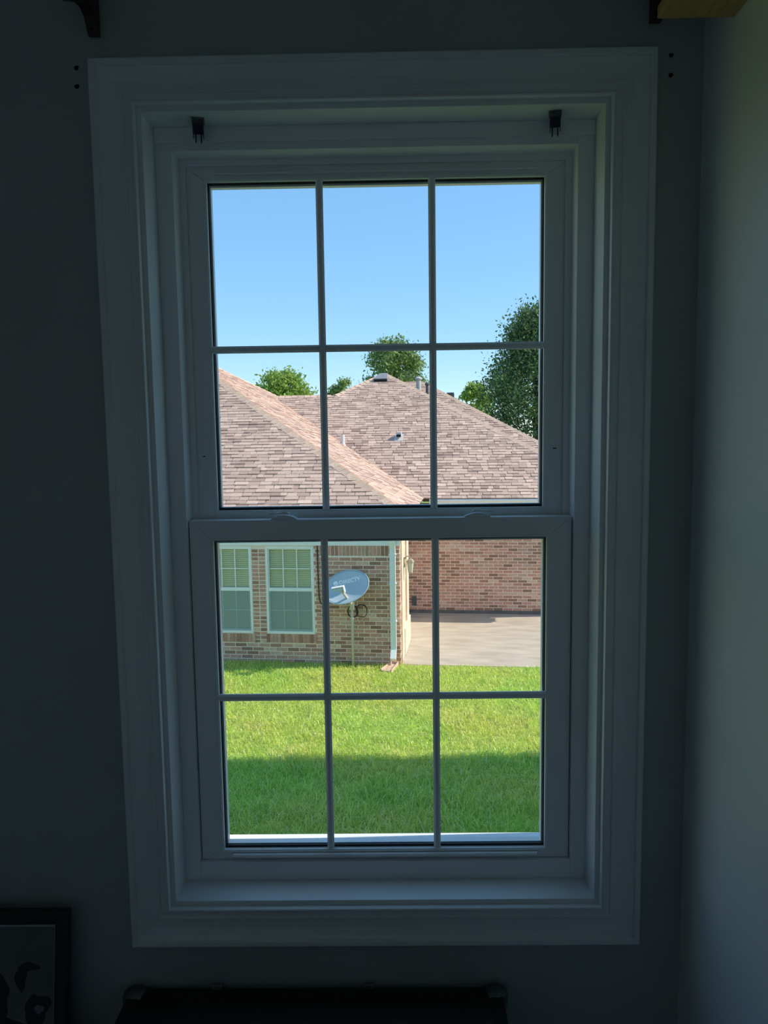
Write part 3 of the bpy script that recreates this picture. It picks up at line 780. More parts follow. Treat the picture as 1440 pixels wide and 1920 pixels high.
# downspout with kicked-out foot
ds = MB()
def dsec(mb, path, w_=0.060, d_=0.045):
    k = len(mb.v)
    for (x, y, z, ty, tz) in path:
        L = math.hypot(ty, tz); ny, nz = -tz / L, ty / L
        for sx, sn in ((-1, -1), (1, -1), (1, 1), (-1, 1)):
            mb.v.append((x + sx * w_, y + sn * d_ * ny, z + sn * d_ * nz))
    n = len(path)
    for i in range(n - 1):
        for j in range(4):
            mb.f.append((k + i * 4 + j, k + i * 4 + (j + 1) % 4, k + (i + 1) * 4 + (j + 1) % 4, k + (i + 1) * 4 + j))
    mb.f.append((k, k + 1, k + 2, k + 3)); e = k + (n - 1) * 4; mb.f.append((e + 3, e + 2, e + 1, e))
dx_ = -0.145
dsec(ds, [(dx_, -0.18, 3.0, 0.0, -1), (dx_, -0.17, 2.86, 0.1, -1), (dx_, -0.10, 2.60, 0.5, -1), (dx_, -0.065, 2.50, 0.1, -1), (dx_, -0.060, 2.40, 0, -1), (dx_, -0.060, 0.42, 0, -1), (dx_, -0.075, 0.34, -0.5, -1), (dx_, -0.20, 0.17, -1, -1)])
spout = ds.build('downspout', M['white_metal'], house, 0.006)
for zz in (2.36, 1.75, 0.95):
    b = MB(); b.box(-0.075, 0.075, -0.052, 0.055, -0.012, 0.012); o = b.build('strap', M['white_metal'], spout); o.location = (dx_, -0.060, zz)
# cable down the wall left of the dish
cb = MB(); cb.tube([(-1.735, -0.012, 2.53), (-1.732, -0.012, 2.0), (-1.722, -0.012, 1.6), (-1.715, -0.014, 1.40), (-1.68, -0.03, 1.31), (-1.60, -0.05, 1.27)], 0.011, 8)
cb.build('cable', M['cable'], house, 0, True)

# ------------------------------------------------------------------ roofs
n_shingle = [0]
shingle_rest = MB()
shingle_cache = {}
def clip(poly, region):
    out = poly
    n = len(region)
    for i in range(n):
        a, b = region[i], region[(i + 1) % n]
        ex, ey = b[0] - a[0], b[1] - a[1]
        inp, out = out, []
        if not inp: return []
        for k in range(len(inp)):
            p, q = inp[k], inp[(k + 1) % len(inp)]
            sp = ex * (p[1] - a[1]) - ey * (p[0] - a[0]); sq = ex * (q[1] - a[1]) - ey * (q[0] - a[0])
            if sp >= 0: out.append(p)
            if sp * sq < 0:
                t = sp / (sp - sq); out.append((p[0] + (q[0] - p[0]) * t, p[1] + (q[1] - p[1]) * t))
    return out
def area(p):
    return 0.5 * abs(sum(p[i][0] * p[(i + 1) % len(p)][1] - p[(i + 1) % len(p)][0] * p[i][1] for i in range(len(p))))
def roof_face(verts, eave_dir, parts=None, expo=0.15, view=None, deck=True, tabw=0.28, lo=0.16, name='roof'):
    """verts: list of convex 3-D polygons (house frame) in one plane; shingles laid in courses from the eave up"""
    o3 = Vector(verts[0][0]); u = Vector(eave_dir).normalized()
    nrm = (Vector(verts[0][1]) - o3).cross(Vector(verts[0][2]) - o3).normalized()
    if nrm.z < 0: nrm = -nrm
    v = nrm.cross(u).normalized()
    if v.z < 0: v = -v
    part = None
    if deck:
        mb = MB()
        for pl in verts:
            mb.prism([tuple(Vector(p) - nrm * 0.10) for p in pl], [tuple(Vector(p)) for p in pl])
        part = mb.build(name, M['deck'], house)
    regs = []
    for pl in verts:
        r = [((Vector(p) - o3).dot(u), (Vector(p) - o3).dot(v)) for p in pl]
        s = sum(r[i][0] * r[(i + 1) % len(r)][1] - r[(i + 1) % len(r)][0] * r[i][1] for i in range(len(r)))
        regs.append(r if s > 0 else r[::-1])
    umin = min(p[0] for r in regs for p in r); umax = max(p[0] for r in regs for p in r)
    vmin = min(p[1] for r in regs for p in r); vmax = max(p[1] for r in regs for p in r)
    if view: umin, umax = max(umin, view[0]), min(umax, view[1])
    rr = random.Random(len(verts) * 7 + int(umax * 10))
    i = 0; vv = vmin
    while vv < vmax:
        x = umin - rr.uniform(0, tabw)
        while x < umax:
            wd = rr.choice((0.16, 0.22, 0.30, 0.34, 0.24)) * tabw / 0.25
            slant = rr.uniform(-0.012, 0.012) - 0.012
            quad = [(x + 0.003, vv), (x + wd - 0.003, vv), (x + wd - 0.003 + slant, vv + expo), (x + 0.003 + slant, vv + expo)]
            x += wd
            th = rr.choice((0.011, 0.018, 0.026))
            for r in regs:
                c = clip(quad, r)
                if len(c) < 3 or area(c) < 0.0012: continue
                def P(p, top):
                    h = (th * (1 - 0.75 * (p[1] - vv) / expo) if top else 0.0)
                    return o3 + u * p[0] + v * p[1] + nrm * (h + 0.0006)
                b3 = [P(p, 0) for p in c]; t3 = [P(p, 1) for p in c]
                if parts is not None and n_shingle[0] < 300 and parts(o3 + u * c[0][0] + v * c[0][1]):
                    n_shingle[0] += 1
                    ctr = sum(t3, Vector()) / len(t3)
                    mb = MB(); mb.prism([p - ctr for p in b3], [p - ctr for p in t3])
                    s = mb.build('shingle', M['shingle'], part); s.location = ctr
                else:
                    shingle_rest.prism([tuple(p) for p in b3], [tuple(p) for p in t3])
        vv += expo; i += 1
    return part

AP = (-7.95, 8.05, ZE + MN * 8.182)                      # apex of the wing hip
APL = (-20.0, 8.05, AP[2])
P1 = [(XE, YF, ZE), AP, APL, (-20.0, YF, ZE)]
near_roof = roof_face([P1], (1, 0, 0), parts=lambda p: p.x > -6.3 and p.z < 6.5, view=(-14.0, 1.0), tabw=0.23, name='roof')
YBK = AP[1] + 8.182
LRY, LRZ = 9.79, ZE + MM * (9.79 - YM)                   # low ridge left of the main peak
tv = (LRZ - ZE) / MN
VJ = (XE - tv, LRY, LRZ)                                # where that ridge dies into the wing roof
# wing right face: corner - valley - ridge junction - back hip - apex
backj = (XE - tv, 2 * LRY - YM, ZE)
P2a = [(XE, YF, ZE), (XE, YM, ZE), VJ, AP]
yb2 = AP[1] + (XE - AP[0])
P2b = [VJ, (XE - tv, AP[1] + (XE - tv - AP[0]), LRZ), AP]
roof_face([P2a, P2b], (0, 1, 0), tabw=0.26, name='roof')
# main front face
PK = (-1.557, 11.303, ZE + MM * (11.303 - YM))
LJ = (PK[0] - (PK[1] - LRY), LRY, LRZ)
RC = (PK[0] + (PK[1] - YM), YM, ZE)
M1 = [(XE, YM, ZE), RC, (RC[0] - (LRY - YM), LRY, LRZ), VJ]
M2 = [LJ, (RC[0] - (LRY - YM), LRY, LRZ), PK]
roof_face([M1, M2], (1, 0, 0), view=(-7, 6), tabw=0.22, name='roof')
# second volume behind, its hip parallel to the main one
S2 = (6.22, 8.15, ZE)
SP = (6.22 - 6.7, 14.85, ZE + 0.57 * 6.7)
roof_face([[(RC[0], 8.15, ZE), S2, SP, (RC[0] - 0.57 * 6.7 / MM, SP[1], SP[2])]], (1, 0, 0), tabw=0.22, name='roof')
# faces turned away: closed with plain decking so the roof is solid
bk = MB()
def slab(pl, t=0.1):
    bk.prism([(p[0], p[1], p[2] - t) for p in pl], [tuple(p) for p in pl])
PKB = (PK[0], 17.0, PK[2])
slab([RC, PK, PKB, (RC[0], 17.0, ZE)], 0.02)                                  # main right slope
slab([LJ, PK, PKB, (LJ[0] - 2.4, 17.0, LRZ - 1.32)], 0.02)                      # main left slope
slab([VJ, LJ, (LJ[0], 2 * LRY - YM, ZE), (VJ[0], 2 * LRY - YM, ZE)], 0.02)    # behind the low ridge
slab([AP, (AP[0] + 8.182, AP[1] + 8.182, ZE), (-20, AP[1] + 8.182, ZE), APL], 0.02)
slab([S2, SP, (SP[0], 17.4, SP[2]), (S2[0], 17.4, ZE)], 0.02)
bk.build('rear_roof', M['deck'], house)

# ridge and hip caps
def caps(a, b, n1, n2, w_=0.15, step=0.22, t=0.02, group=None):
    """short bent shingles from a up to b; n1, n2 = outward horizontal directions of both slopes (with their fall)"""
    a, b = Vector(a), Vector(b); d = (b - a); L = d.length; d.normalize()
    n1, n2 = Vector(n1).normalized(), Vector(n2).normalized()
    upv = -(n1 + n2).normalized()
    k = int(L / step)
    for i in range(k):
        p = a + d * (i * step); q = a + d * ((i + 1.12) * step)
        mb = MB()
        hp, hq = t + 0.010, t * 0.6
        sec = []
        for (c, h) in ((p, hp), (q, hq)):
            sec.append([c + n1 * w_ + upv * (h * 0.7), c + upv * (h + 0.012), c + n2 * w_ + upv * (h * 0.7), c + n2 * w_ + upv * 0.003, c + upv * 0.003, c + n1 * w_ + upv * 0.003])
        ctr = (p + q) / 2
        mb.v = [tuple(x - ctr) for x in sec[0] + sec[1]]
        mb.f = [(0, 1, 4, 5), (1, 2, 3, 4), (11, 10, 7, 6), (10, 9, 8, 7), (0, 6, 7, 1), (1, 7, 8, 2), (2, 8, 9, 3), (5, 4, 10, 11), (4, 3, 9, 10), (0, 5, 11, 6)]
        o = mb.build('ridge_cap', M['cap'], house); o.location = ctr
        bm = bmesh.new(); bm.from_mesh(o.data); bmesh.ops.recalc_face_normals(bm, faces=bm.faces); bm.to_mesh(o.data); bm.free()
def hip_caps(a, b, na, nb, w_=0.15, step=0.22):
    """na, nb: unit vectors lying in each slope, square to the hip"""
    caps(a, b, na, nb, w_, step)
def in_slope(a, b, nrm, side):
    d = (Vector(b) - Vector(a)).normalized(); s = Vector(nrm).normalized().cross(d).normalized()
    return s if s.dot(Vector(side)) > 0 else -s
NF = (0, -MN, 1); NR = (MN, 0, 1); NMF = (0, -MM, 1); NMR = (MM, 0, 1); NML = (-MM, 0, 1); NMB = (0, MM, 1); NB = (0, MN, 1)
hip_caps((XE, YF, ZE), AP, in_slope((XE, YF, ZE), AP, NF, (-1, -1, 0)), in_slope((XE, YF, ZE), AP, NR, (1, 1, 0)), 0.17)
pe = (XE - tv, AP[1] + (XE - tv - AP[0]), LRZ)
hip_caps(pe, AP, in_slope(pe, AP, NR, (1, -1, 0)), in_slope(pe, AP, NB, (-1, 1, 0)))
hip_caps(RC, PK, in_slope(RC, PK, NMF, (-1, -1, 0)), in_slope(RC, PK, NMR, (1, 1, 0)))
hip_caps(LJ, PK, in_slope(LJ, PK, NMF, (1, -1, 0)), in_slope(LJ, PK, NML, (-1, 1, 0)))
hip_caps(VJ, LJ, in_slope(VJ, LJ, NMF, (0, -1, 0)), in_slope(VJ, LJ, NMB, (0, 1, 0)))
hip_caps(S2, SP, in_slope(S2, SP, (0, -0.57, 1), (-1, -1, 0)), in_slope(S2, SP, (0.57, 0, 1), (1, 1, 0)))

o = brick_rest.build('brick_field', M['brick'], house); tag(o, kind='stuff')
o = shingle_rest.build('shingle_field', M['shingle'], house); tag(o, kind='stuff')

# roof furniture
def main_z(y): return ZE + MM * (y - YM)
p_ = (-2.32, 6.75)
b = MB(); b.tube([(p_[0], p_[1], main_z(p_[1]) - 0.05), (p_[0], p_[1], main_z(p_[1]) + 0.34)], 0.062, 14); b.build('vent_pipe', M['pvc'], house)
b = MB(); b.lathe([(0.13, 0.0), (0.10, 0.04), (0.066, 0.12)], (p_[0], p_[1] - 0.01, main_z(p_[1]) - 0.02), 14); b.build('pipe_flashing', M['vent_white'], house)
vy = 7.10; vz = main_z(vy)
b = MB(); b.prism([(-0.75, vy - 0.09, vz + 0.05), (-0.59, vy - 0.09, vz + 0.05), (-0.59, vy + 0.16, vz + 0.13), (-0.75, vy + 0.16, vz + 0.13)], [(-0.74, vy - 0.07, vz + 0.20), (-0.60, vy - 0.07, vz + 0.20), (-0.60, vy + 0.13, vz + 0.21), (-0.74, vy + 0.13, vz + 0.21)])
vb = b.build('exhaust_vent', M['vent_white'], house, 0.008)
bx('vent_mouth', M['hole'], vb, -0.735, -0.605, vy - 0.094, vy - 0.085, vz + 0.055, vz + 0.13)
b = MB(); b.prism([(-0.80, vy - 0.14, main_z(vy - 0.14) + 0.016), (-0.54, vy - 0.14, main_z(vy - 0.14) + 0.016), (-0.54, vy + 0.22, main_z(vy + 0.22) + 0.02), (-0.80, vy + 0.22, main_z(vy + 0.22) + 0.02)], [(-0.80, vy - 0.14, main_z(vy - 0.14) + 0.020), (-0.54, vy - 0.14, main_z(vy - 0.14) + 0.020), (-0.54, vy + 0.22, main_z(vy + 0.22) + 0.024), (-0.80, vy + 0.22, main_z(vy + 0.22) + 0.024)])
b.build('vent_flange', M['vent_white'], vb)
sy0, sy1 = 10.66, 11.20
b = MB(); b.prism([(-1.90, sy0, main_z(sy0) + 0.02), (-1.37, sy0, main_z(sy0) + 0.02), (-1.42, sy1, main_z(sy1) + 0.02), (-1.74, sy1, main_z(sy1) + 0.02)], [(-1.88, sy0, main_z(sy0) + 0.13), (-1.39, sy0, main_z(sy0) + 0.13), (-1.44, sy1, main_z(sy1) + 0.06), (-1.72, sy1, main_z(sy1) + 0.06)])
sv = b.build('attic_vent', M['vent_grey'], house, 0.01)
bx('vent_mouth', M['hole'], sv, -1.86, -1.41, sy0 - 0.012, sy0 + 0.004, main_z(sy0) + 0.025, main_z(sy0) + 0.10)
def right_z(x): return ZE + MM * (RC[0] - x)
def flue(x, y, zt, r, cap_r, m_):
    b = MB(); b.tube([(x, y, right_z(x) - 0.1), (x, y, zt)], r, 14); f = b.build('flue_pipe', m_, house)
    c = MB(); c.lathe([(r * 0.9, -0.10), (cap_r, -0.07), (cap_r, -0.02), (cap_r * 0.4, 0.03)], (x, y, zt + 0.08), 14); c.build('flue_cap', m_, f)
flue(-0.40, 12.0, 6.84, 0.085, 0.13, M['vent_white'])
flue(-0.10, 12.2, 6.65, 0.055, 0.085, M['vent_dark'])
b = MB(); b.box(0.52, 0.82, 14.6, 15.1, 5.9, 6.52); b.build('rear_vent', M['vent_dark'], house, 0.05)

# ------------------------------------------------------------------ patio
pt = MB(); pt.box(0.02, 9.0, 0.01, 4.64, -0.08, 0.012); pt.box(-0.395, 0.02, YS + 0.005, 4.64, -0.08, 0.012)
patio = tag(pt.build('patio_slab', M['concrete']), 'worn concrete patio against the brick house', None, None, 'structure')
patio.location = P0; patio.rotation_euler = (0, 0, -THN)

# ------------------------------------------------------------------ wall lantern
la = tag(empty('wall_lantern', ntow(0.020, 0.70, 1.98), -THN), 'weathered wall lantern on the sunny side wall of the brick house', 'lantern')
bx('back_plate', M['lantern'], la, 0.001, 0.018, -0.05, 0.05, -0.02, 0.20, bevel=0.006)
b = MB(); b.tube([(0.015, 0, 0.17), (0.06, 0, 0.22), (0.12, 0, 0.225), (0.145, 0, 0.19)], 0.012, 8); b.build('arm', M['lantern'], la, 0, True)
b = MB(); b.lathe([(0.085, 0.09), (0.088, 0.10), (0.06, 0.15), (0.02, 0.175), (0.012, 0.20)], (0.145, 0, 0), 6); b.build('roof_cap', M['lantern'], la)
b = MB(); b.lathe([(0.045, -0.13), (0.072, 0.088)], (0.145, 0, 0), 6); b.build('glass_body', M['lantern_glass'], la)
for k in range(6):
    a = 2 * PI * k / 6
    b = MB(); b.tube([(0.145 + 0.047 * math.cos(a), 0.047 * math.sin(a), -0.13), (0.145 + 0.075 * math.cos(a), 0.075 * math.sin(a), 0.09)], 0.005, 6); b.build('cage_bar', M['lantern'], la)
b = MB(); b.lathe([(0.006, -0.19), (0.02, -0.165), (0.05, -0.145), (0.05, -0.131)], (0.145, 0, 0), 10); b.build('finial', M['lantern'], la)

# ------------------------------------------------------------------ splash block
sb = tag(empty('splash_block', ntow(-0.175, -0.30, 0.0), -THN + R(-18)), 'pink concrete splash block in the grass below the downspout', 'splash block')
b = MB()
b.prism([(-0.20, -0.26, 0.0), (0.14, -0.26, 0.0), (0.10, 0.26, 0.0), (-0.10, 0.26, 0.0)], [(-0.20, -0.26, 0.035), (0.14, -0.26, 0.035), (0.10, 0.26, 0.09), (-0.10, 0.26, 0.09)])
b.build('tray', M['splash'], sb, 0.006)
for (x0, x1) in ((-0.20, -0.10), (0.14, 0.10)):
    b = MB(); s = 1 if x0 > 0 else -1
    b.prism([(x0, -0.26, 0.036), (x0 - s * 0.03, -0.26, 0.036), (x1 - s * 0.03, 0.26, 0.091), (x1, 0.26, 0.091)], [(x0, -0.26, 0.075), (x0 - s * 0.03, -0.26, 0.07), (x1 - s * 0.03, 0.26, 0.135), (x1, 0.26, 0.14)])
    b.build('side_kerb', M['splash'], sb, 0.004)
b = MB(); b.box(-0.10, 0.10, 0.23, 0.262, 0.091, 0.15); b.build('back_kerb', M['splash'], sb, 0.004)

sb.scale = (0.75, 0.8, 0.8)
# ------------------------------------------------------------------ satellite dish on its mast
dish = tag(empty('satellite_dish', ntow(-0.985, -0.20, 0.0), -THN), 'grey lettered satellite dish on a pole by the brick wall', 'satellite dish')
b = MB(); b.tube([(0, 0, -0.05), (0, 0, 1.10), (-0.005, 0, 1.36)], 0.028, 14); b.build('mast', M['galv'], dish, 0, True)
b = MB(); b.tube([(0, 0, 1.02), (0, 0, 1.06)], 0.042, 14); b.build('mast_collar', M['galv'], dish)
DA, DB, DD = 0.505, 0.385, 0.085
DC = Vector((-0.115, -0.08, 1.715))
dn = Vector((-0.22, -0.76, 0.62)).normalized()            # where the dish looks
du0 = Vector((0, 0, 1)).cross(dn).normalized()            # image right is -du0 seen from the front
uu = -du0 if du0.x < 0 else du0
vvd = uu.cross(dn); vvd = vvd if vvd.z > 0 else -vvd
rl = R(17)
ua = uu * math.cos(rl) + vvd * math.sin(rl); va = -uu * math.sin(rl) + vvd * math.cos(rl)
def dpt(a, b_, off=0.0):
    rr_ = (a / DA) ** 2 + (b_ / DB) ** 2
    return DC + ua * a + va * b_ + dn * (DD * (rr_ - 1) + off)
b = MB(); NR_, NT_ = 10, 48
b.v = [tuple(dpt(0, 0))]
for i in range(1, NR_ + 1):
    for j in range(NT_):
        a = 2 * PI * j / NT_; b.v.append(tuple(dpt(DA * i / NR_ * math.cos(a), DB * i / NR_ * math.sin(a))))
for j in range(NT_): b.f.append((0, 1 + j, 1 + (j + 1) % NT_))
for i in range(NR_ - 1):
    for j in range(NT_):
        k = 1 + i * NT_; b.f.append((k + j, k + NT_ + j, k + NT_ + (j + 1) % NT_, k + (j + 1) % NT_))
k = len(b.v)
b.v += [tuple(Vector(p) - dn * 0.006) for p in b.v]
b.f += [tuple(reversed([q + k for q in f])) for f in b.f]
e0 = 1 + (NR_ - 1) * NT_
for j in range(NT_): b.f.append((e0 + j, e0 + k + j, e0 + k + (j + 1) % NT_, e0 + (j + 1) % NT_))
refl = b.build('reflector', M['dish'], dish, 0, True)
b = MB(); b.tube([tuple(dpt(DA * math.cos(2 * PI * j / 60), DB * math.sin(2 * PI * j / 60), 0.0)) for j in range(61)], 0.009, 6, False); b.build('rim', M['dish'], refl, 0, True)
# lettering
def lettering(txt, size, a0, b0, slope=0.0):
    cu = bpy.data.curves.new('lettering', 'FONT'); cu.body = txt; cu.size = size; cu.align_x = 'LEFT'; cu.offset = 0.004
    tmp = bpy.data.objects.new('tmp_text', cu); COL.objects.link(tmp)
    bpy.context.view_layer.update()
    dg = bpy.context.evaluated_depsgraph_get()
    me = bpy.data.meshes.new_from_object(tmp.evaluated_get(dg))
    bpy.data.objects.remove(tmp)
    bm = bmesh.new(); bm.from_mesh(me)
    bmesh.ops.triangulate(bm, faces=bm.faces)
    bmesh.ops.subdivide_edges(bm, edges=bm.edges, cuts=1)
    for v_ in bm.verts:
        v_.co = dpt(a0 + v_.co.x, b0 + v_.co.y + slope * v_.co.x, 0.0045)
    bm.to_mesh(me); bm.free()
    me.materials.clear(); me.materials.append(M['dish_print'])
    return obj('lettering', me, refl)
lettering('DIRECTV', 0.118, -0.165, 0.125)
b = MB(); n = 20
b.v = [tuple(dpt(-0.232 + 0.052 * math.cos(2 * PI * j / n), 0.158 + 0.052 * math.sin(2 * PI * j / n), 0.004)) for j in range(n)]
b.f = [tuple(range(n))]
lg = b.build('round_logo', M['dish_print'], refl)
b = MB(); pts = [(-0.262, 0.12), (-0.20, 0.145), (-0.186, 0.18), (-0.199, 0.153), (-0.25, 0.138)]
b.v = [tuple(dpt(p[0], p[1], 0.0055)) for p in pts]; b.f = [(0, 1, 2, 3, 4)]; b.build('logo_swoosh', M['dish'], lg)
# feed arm and receiver
mt = Vector((0.0, -0.01, 1.335))
aend = Vector((-0.150, -0.40, 1.715))
b = MB()
dv = (aend - mt).normalized(); sx = dv.cross(Vector((0, 0, 1))).normalized() * 0.022; sz = sx.cross(dv).normalized() * 0.022
b.prism([mt - sx - sz, mt + sx - sz, mt + sx + sz, mt - sx + sz], [aend - sx - sz, aend + sx - sz, aend + sx + sz, aend - sx + sz])
b.build('feed_arm', M['galv'], dish, 0.003)
b = MB(); q = aend
b.prism([q + Vector((-0.19, -0.05, 0.02)), q + Vector((0.03, -0.05, 0.06)), q + Vector((0.045, -0.05, 0.0)), q + Vector((-0.18, -0.05, -0.03))], [q + Vector((-0.19, 0.05, 0.03)), q + Vector((0.03, 0.05, 0.07)), q + Vector((0.045, 0.05, 0.01)), q + Vector((-0.18, 0.05, -0.02))])
rcv = b.build('receiver_body', M['dish'], dish, 0.006)
b = MB(); b.prism([q + Vector((-0.20, -0.058, 0.026)), q + Vector((0.032, -0.058, 0.068)), q + Vector((0.036, -0.058, 0.082)), q + Vector((-0.20, -0.058, 0.038))], [q + Vector((-0.20, 0.06, 0.036)), q + Vector((0.032, 0.06, 0.078)), q + Vector((0.036, 0.06, 0.092)), q + Vector((-0.20, 0.06, 0.048))])
b.build('receiver_top', M['white_metal'], rcv, 0.003)
b = MB(); b.prism([q + Vector((0.034, -0.058, 0.082)), q + Vector((0.064, -0.058, -0.055)), q + Vector((0.082, -0.058, -0.050)), q + Vector((0.052, -0.058, 0.082))], [q + Vector((0.034, 0.06, 0.092)), q + Vector((0.064, 0.06, -0.045)), q + Vector((0.082, 0.06, -0.040)), q + Vector((0.052, 0.06, 0.092))])
b.build('receiver_side', M['white_metal'], rcv, 0.003)
for k in range(3):
    c = q + Vector((-0.13 + 0.07 * k, 0.05, -0.03 + 0.012 * k)); d2 = (DC - c).normalized()
    b = MB(); b.tube([tuple(c), tuple(c + d2 * 0.05)], [0.022, 0.030], 12); b.build('feed_horn', M['dish'], rcv)
bk_ = dpt(0, -0.05, -0.02)
b = MB(); b.tube([(0, 0, 1.34), tuple(Vector((0.0, 0.0, 1.34)).lerp(bk_, 0.55)), tuple(bk_)], 0.035, 10); b.build('mount_bracket', M['galv'], dish, 0, True)
b = MB(); b.box(-0.045, 0.045, -0.045, 0.045, 1.22, 1.38); b.build('clamp', M['galv'], dish, 0.008)
# coiled cable hung behind the clamp
def coil(cx, cz, r, turns, seed):
    rr_ = random.Random(seed); pts = []
    for i in range(int(26 * turns) + 1):
        a = 2 * PI * i / 26 + rr_.uniform(-0.02, 0.02); t = 1 + 0.06 * math.sin(i * 0.9)
        pts.append((cx + r * 0.85 * t * math.cos(a), 0.06 + 0.0035 * i / 6, cz + r * t * math.sin(a)))
    q_ = MB(); q_.tube(pts, 0.0085, 6); q_.build('cable_coil', M['cable'], dish, 0, True)
coil(0.0, 1.165, 0.125, 2.3, 1)
coil(0.185, 1.18, 0.135, 1.6, 2)
b = MB(); b.tube([(0.13, 0.08, 0.93), (0.27, 0.09, 1.07)], 0.008, 6); b.build('cable_tie', M['galv'], dish)

# ------------------------------------------------------------------ trees beyond the house
def pix_world(u, v_, Y):
    d = RM @ Vector(((u - 720) / 1390.0, 1.0, (960 - v_) / 1390.0))
    return CAMP + d * ((Y - CAMP.y) / d.y)
def tree(name, label, base, height, crown_bottom, radius, leaves, lsize, m_, seed, shape='round', clump=0.55):
    r_ = np.random.default_rng(seed)
    e = tag(empty(name, base), label, 'tree', 'trees beyond the brick house')
    # trunk and limbs
    b = MB(); b.tube([(0, 0, -0.1), (0.05, 0.02, height * 0.25), (-0.04, 0.03, height * 0.55), (0.02, 0, height * 0.85)], [radius * 0.09, radius * 0.07, radius * 0.045, 0.02], 10)
    for k in range(9):
        a = r_.uniform(0, 2 * PI); h = r_.uniform(0.25, 0.7) * height; L = radius * r_.uniform(0.5, 0.85)
        b.tube([(0, 0, h), (L * 0.5 * math.cos(a), L * 0.5 * math.sin(a), h + L * 0.45), (L * math.cos(a), L * math.sin(a), h + L * 0.8)], [radius * 0.03, radius * 0.02, 0.01], 6)
    b.build('trunk', M['bark'], e, 0, True)
    def rad(t):
        if shape == 'cone': return radius * (np.sin(np.clip(t, 0, 1) * PI) ** 0.55) * (1.12 - 0.62 * t)
        return radius * np.sqrt(np.clip(1 - (2 * t - 1) ** 2, 0.02, 1))
    nc = max(30, leaves // 130)
    t = r_.uniform(0.02, 0.985, nc); a = r_.uniform(0, 2 * PI, nc)
    rr_ = rad(t) * (0.35 + 0.65 * np.sqrt(r_.uniform(0, 1, nc))) * r_.uniform(0.78, 1.08, nc)
    cc = np.stack([rr_ * np.cos(a), rr_ * np.sin(a), crown_bottom + t * (height - crown_bottom)], 1)
    sel = r_.integers(0, nc, leaves)
    p = cc[sel] + r_.normal(0, clump * radius * 0.28, (leaves, 3)) * np.array([1, 1, 0.85])
    ax = r_.normal(size=(leaves, 3)); ax /= np.linalg.norm(ax, axis=1)[:, None]
    bx_ = r_.normal(size=(leaves, 3)); bx_ -= ax * (ax * bx_).sum(1)[:, None]; bx_ /= np.linalg.norm(bx_, axis=1)[:, None]
    s = lsize * r_.uniform(0.6, 1.35, leaves)[:, None]
    V = np.stack([p - ax * s, p + bx_ * s * 0.48, p + ax * s, p - bx_ * s * 0.48], 1).reshape(-1, 3)
    fast_mesh('foliage', V, np.arange(leaves * 4).reshape(-1, 4), m_, e, 'stuff')
    return e
def fast_mesh(name, V, F, m_, parent=None, kind=None):
    me = bpy.data.meshes.new(name)
    nf, k = F.shape
    me.vertices.add(len(V)); me.vertices.foreach_set('co', V.astype(np.float32).ravel())
    me.loops.add(nf * k); me.loops.foreach_set('vertex_index', F.astype(np.int32).ravel())
    me.polygons.add(nf); me.polygons.foreach_set('loop_start', np.arange(0, nf * k, k, dtype=np.int32))
    me.update(calc_edges=True)
    me.materials.append(m_)
    o_ = obj(name, me, parent)
    if kind: o_['kind'] = kind
    return o_
def tree_at(name, label, u, vtop, Y, rpx, bottom_px, leaves, lsize, m_, seed, shape='round', clump=0.55):
    tp = pix_world(u, vtop, Y); bt = pix_world(u, bottom_px, Y)
    return tree(name, label, (tp.x, tp.y, 0.0), tp.z, max(1.0, bt.z), rpx * (Y - CAMP.y) / 1390.0, leaves, lsize, m_, seed, shape, clump)
tree_at('leafy_tree', 'tall dark green tree at the right edge of the window', 1008, 580, 38.0, 122, 905, 52000, 0.088, M['leaf_dark'], 3, 'cone', 0.42)
tree_at('leafy_tree', 'round green tree rising behind the roof peak', 738, 640, 44.0, 60, 790, 15000, 0.098, M['leaf_mid'], 5, 'round', 0.5)
tree_at('leafy_tree', 'bright yellow green tree above the low ridge', 526, 702, 52.0, 55, 800, 12500, 0.125, M['leaf_light'], 8, 'round', 0.5)
tree_at('leafy_tree', 'pale green tree top just left of the roof peak', 640, 712, 58.0, 30, 800, 4200, 0.12, M['leaf_mid'], 9, 'round', 0.55)
tree_at('leafy_tree', 'small yellow green tree beside the tall dark tree', 888, 722, 50.0, 34, 800, 6000, 0.115, M['leaf_light'], 12, 'round', 0.5)

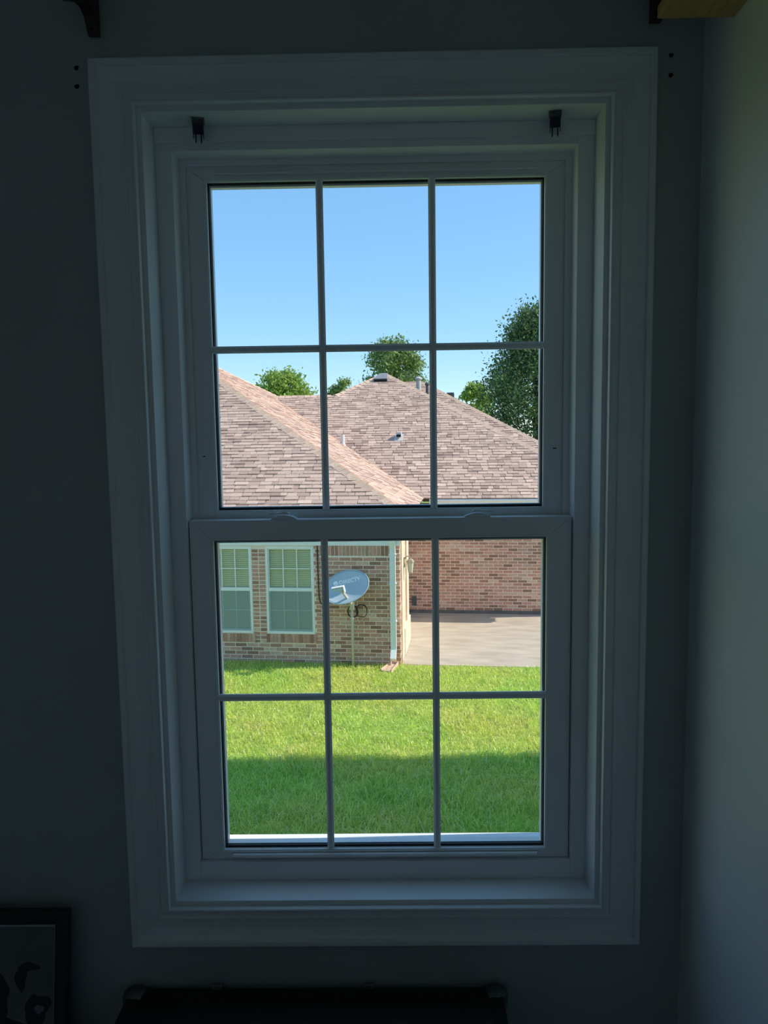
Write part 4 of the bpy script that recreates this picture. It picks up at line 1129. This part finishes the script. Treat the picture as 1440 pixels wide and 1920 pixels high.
# ------------------------------------------------------------------ grass
def blades(n, xr, yr, hlo, hhi, wlo, whi, lean, seed):
    r_ = np.random.default_rng(seed)
    x = r_.uniform(*xr, n); y = r_.uniform(*yr, n)
    q = np.stack([x - P0.x, y - P0.y], 1)
    xn = q @ np.array([UX.x, UX.y]); yn = q @ np.array([UY.x, UY.y])
    keep = (yn < -0.015 - 0.02 * r_.uniform(0, 1, n))
    x, y = x[keep], y[keep]; n = len(x)
    # clumpiness: taller where a slow wave field is high
    fld = np.sin(x * 2.1 + 1.3 * np.sin(y * 1.7)) * np.sin(y * 2.6 + 0.9 * np.sin(x * 2.3)) + 0.6 * np.sin(x * 5.3 + y * 4.1) * np.sin(y * 6.1 - x * 3.7)
    h = r_.uniform(hlo, hhi, n) * (1 + 0.28 * fld)
    a = r_.uniform(0, 2 * PI, n); ln = r_.uniform(0.25, 1.0, n) * lean
    dx, dy = np.cos(a), np.sin(a)
    wd = r_.uniform(wlo, whi, n); b_ = a + PI / 2 + r_.normal(0, 0.5, n)
    wx, wy = np.cos(b_) * wd, np.sin(b_) * wd
    z0 = np.full(n, -0.004)
    def st(px_, py_, pz_): return np.stack([px_, py_, pz_], 1)
    m1x, m1y, m1z = x + dx * h * ln * 0.35, y + dy * h * ln * 0.35, h * 0.62
    tx, ty, tz = x + dx * h * ln, y + dy * h * ln, h * (1 - 0.42 * ln * ln)
    return np.stack([st(x - wx, y - wy, z0), st(x + wx, y + wy, z0), st(m1x + wx * 0.8, m1y + wy * 0.8, m1z), st(m1x - wx * 0.8, m1y - wy * 0.8, m1z), st(tx, ty, tz)], 1)
def grass_object(name, B, m_, label):
    nb_ = len(B)
    V = B.reshape(-1, 3); base = np.arange(nb_) * 5
    me = bpy.data.meshes.new(name)
    me.vertices.add(len(V)); me.vertices.foreach_set('co', V.astype(np.float32).ravel())
    idx = np.stack([base, base + 1, base + 2, base + 3, base + 3, base + 2, base + 4], 1).astype(np.int32)
    me.loops.add(nb_ * 7); me.loops.foreach_set('vertex_index', idx.ravel())
    me.polygons.add(nb_ * 2)
    ls_ = np.stack([np.arange(nb_) * 7, np.arange(nb_) * 7 + 4], 1).astype(np.int32)
    me.polygons.foreach_set('loop_start', ls_.ravel())
    me.update(calc_edges=True)
    me.materials.append(m_)
    return tag(obj(name, me), label, 'grass', None, 'stuff')
grass_object('grass', np.concatenate([
    blades(44000, (-4.6, 3.4), (5.6, 9.3), 0.05, 0.125, 0.0028, 0.0050, 1.25, 1),
    blades(15000, (-4.2, 3.4), (5.6, 9.1), 0.11, 0.20, 0.0035, 0.0070, 1.7, 2),
    blades(70000, (-5.0, 4.8), (9.25, 14.0), 0.035, 0.085, 0.0032, 0.0058, 1.1, 3),
    blades(42000, (-10.0, -4.6), (5.6, 14.6), 0.045, 0.10, 0.0035, 0.0060, 1.2, 5),
    blades(9000, (-5.0, 4.8), (9.25, 14.0), 0.08, 0.12, 0.004, 0.007, 1.3, 4)]), M['grass'], 'bright green lawn grass in front of the brick house')
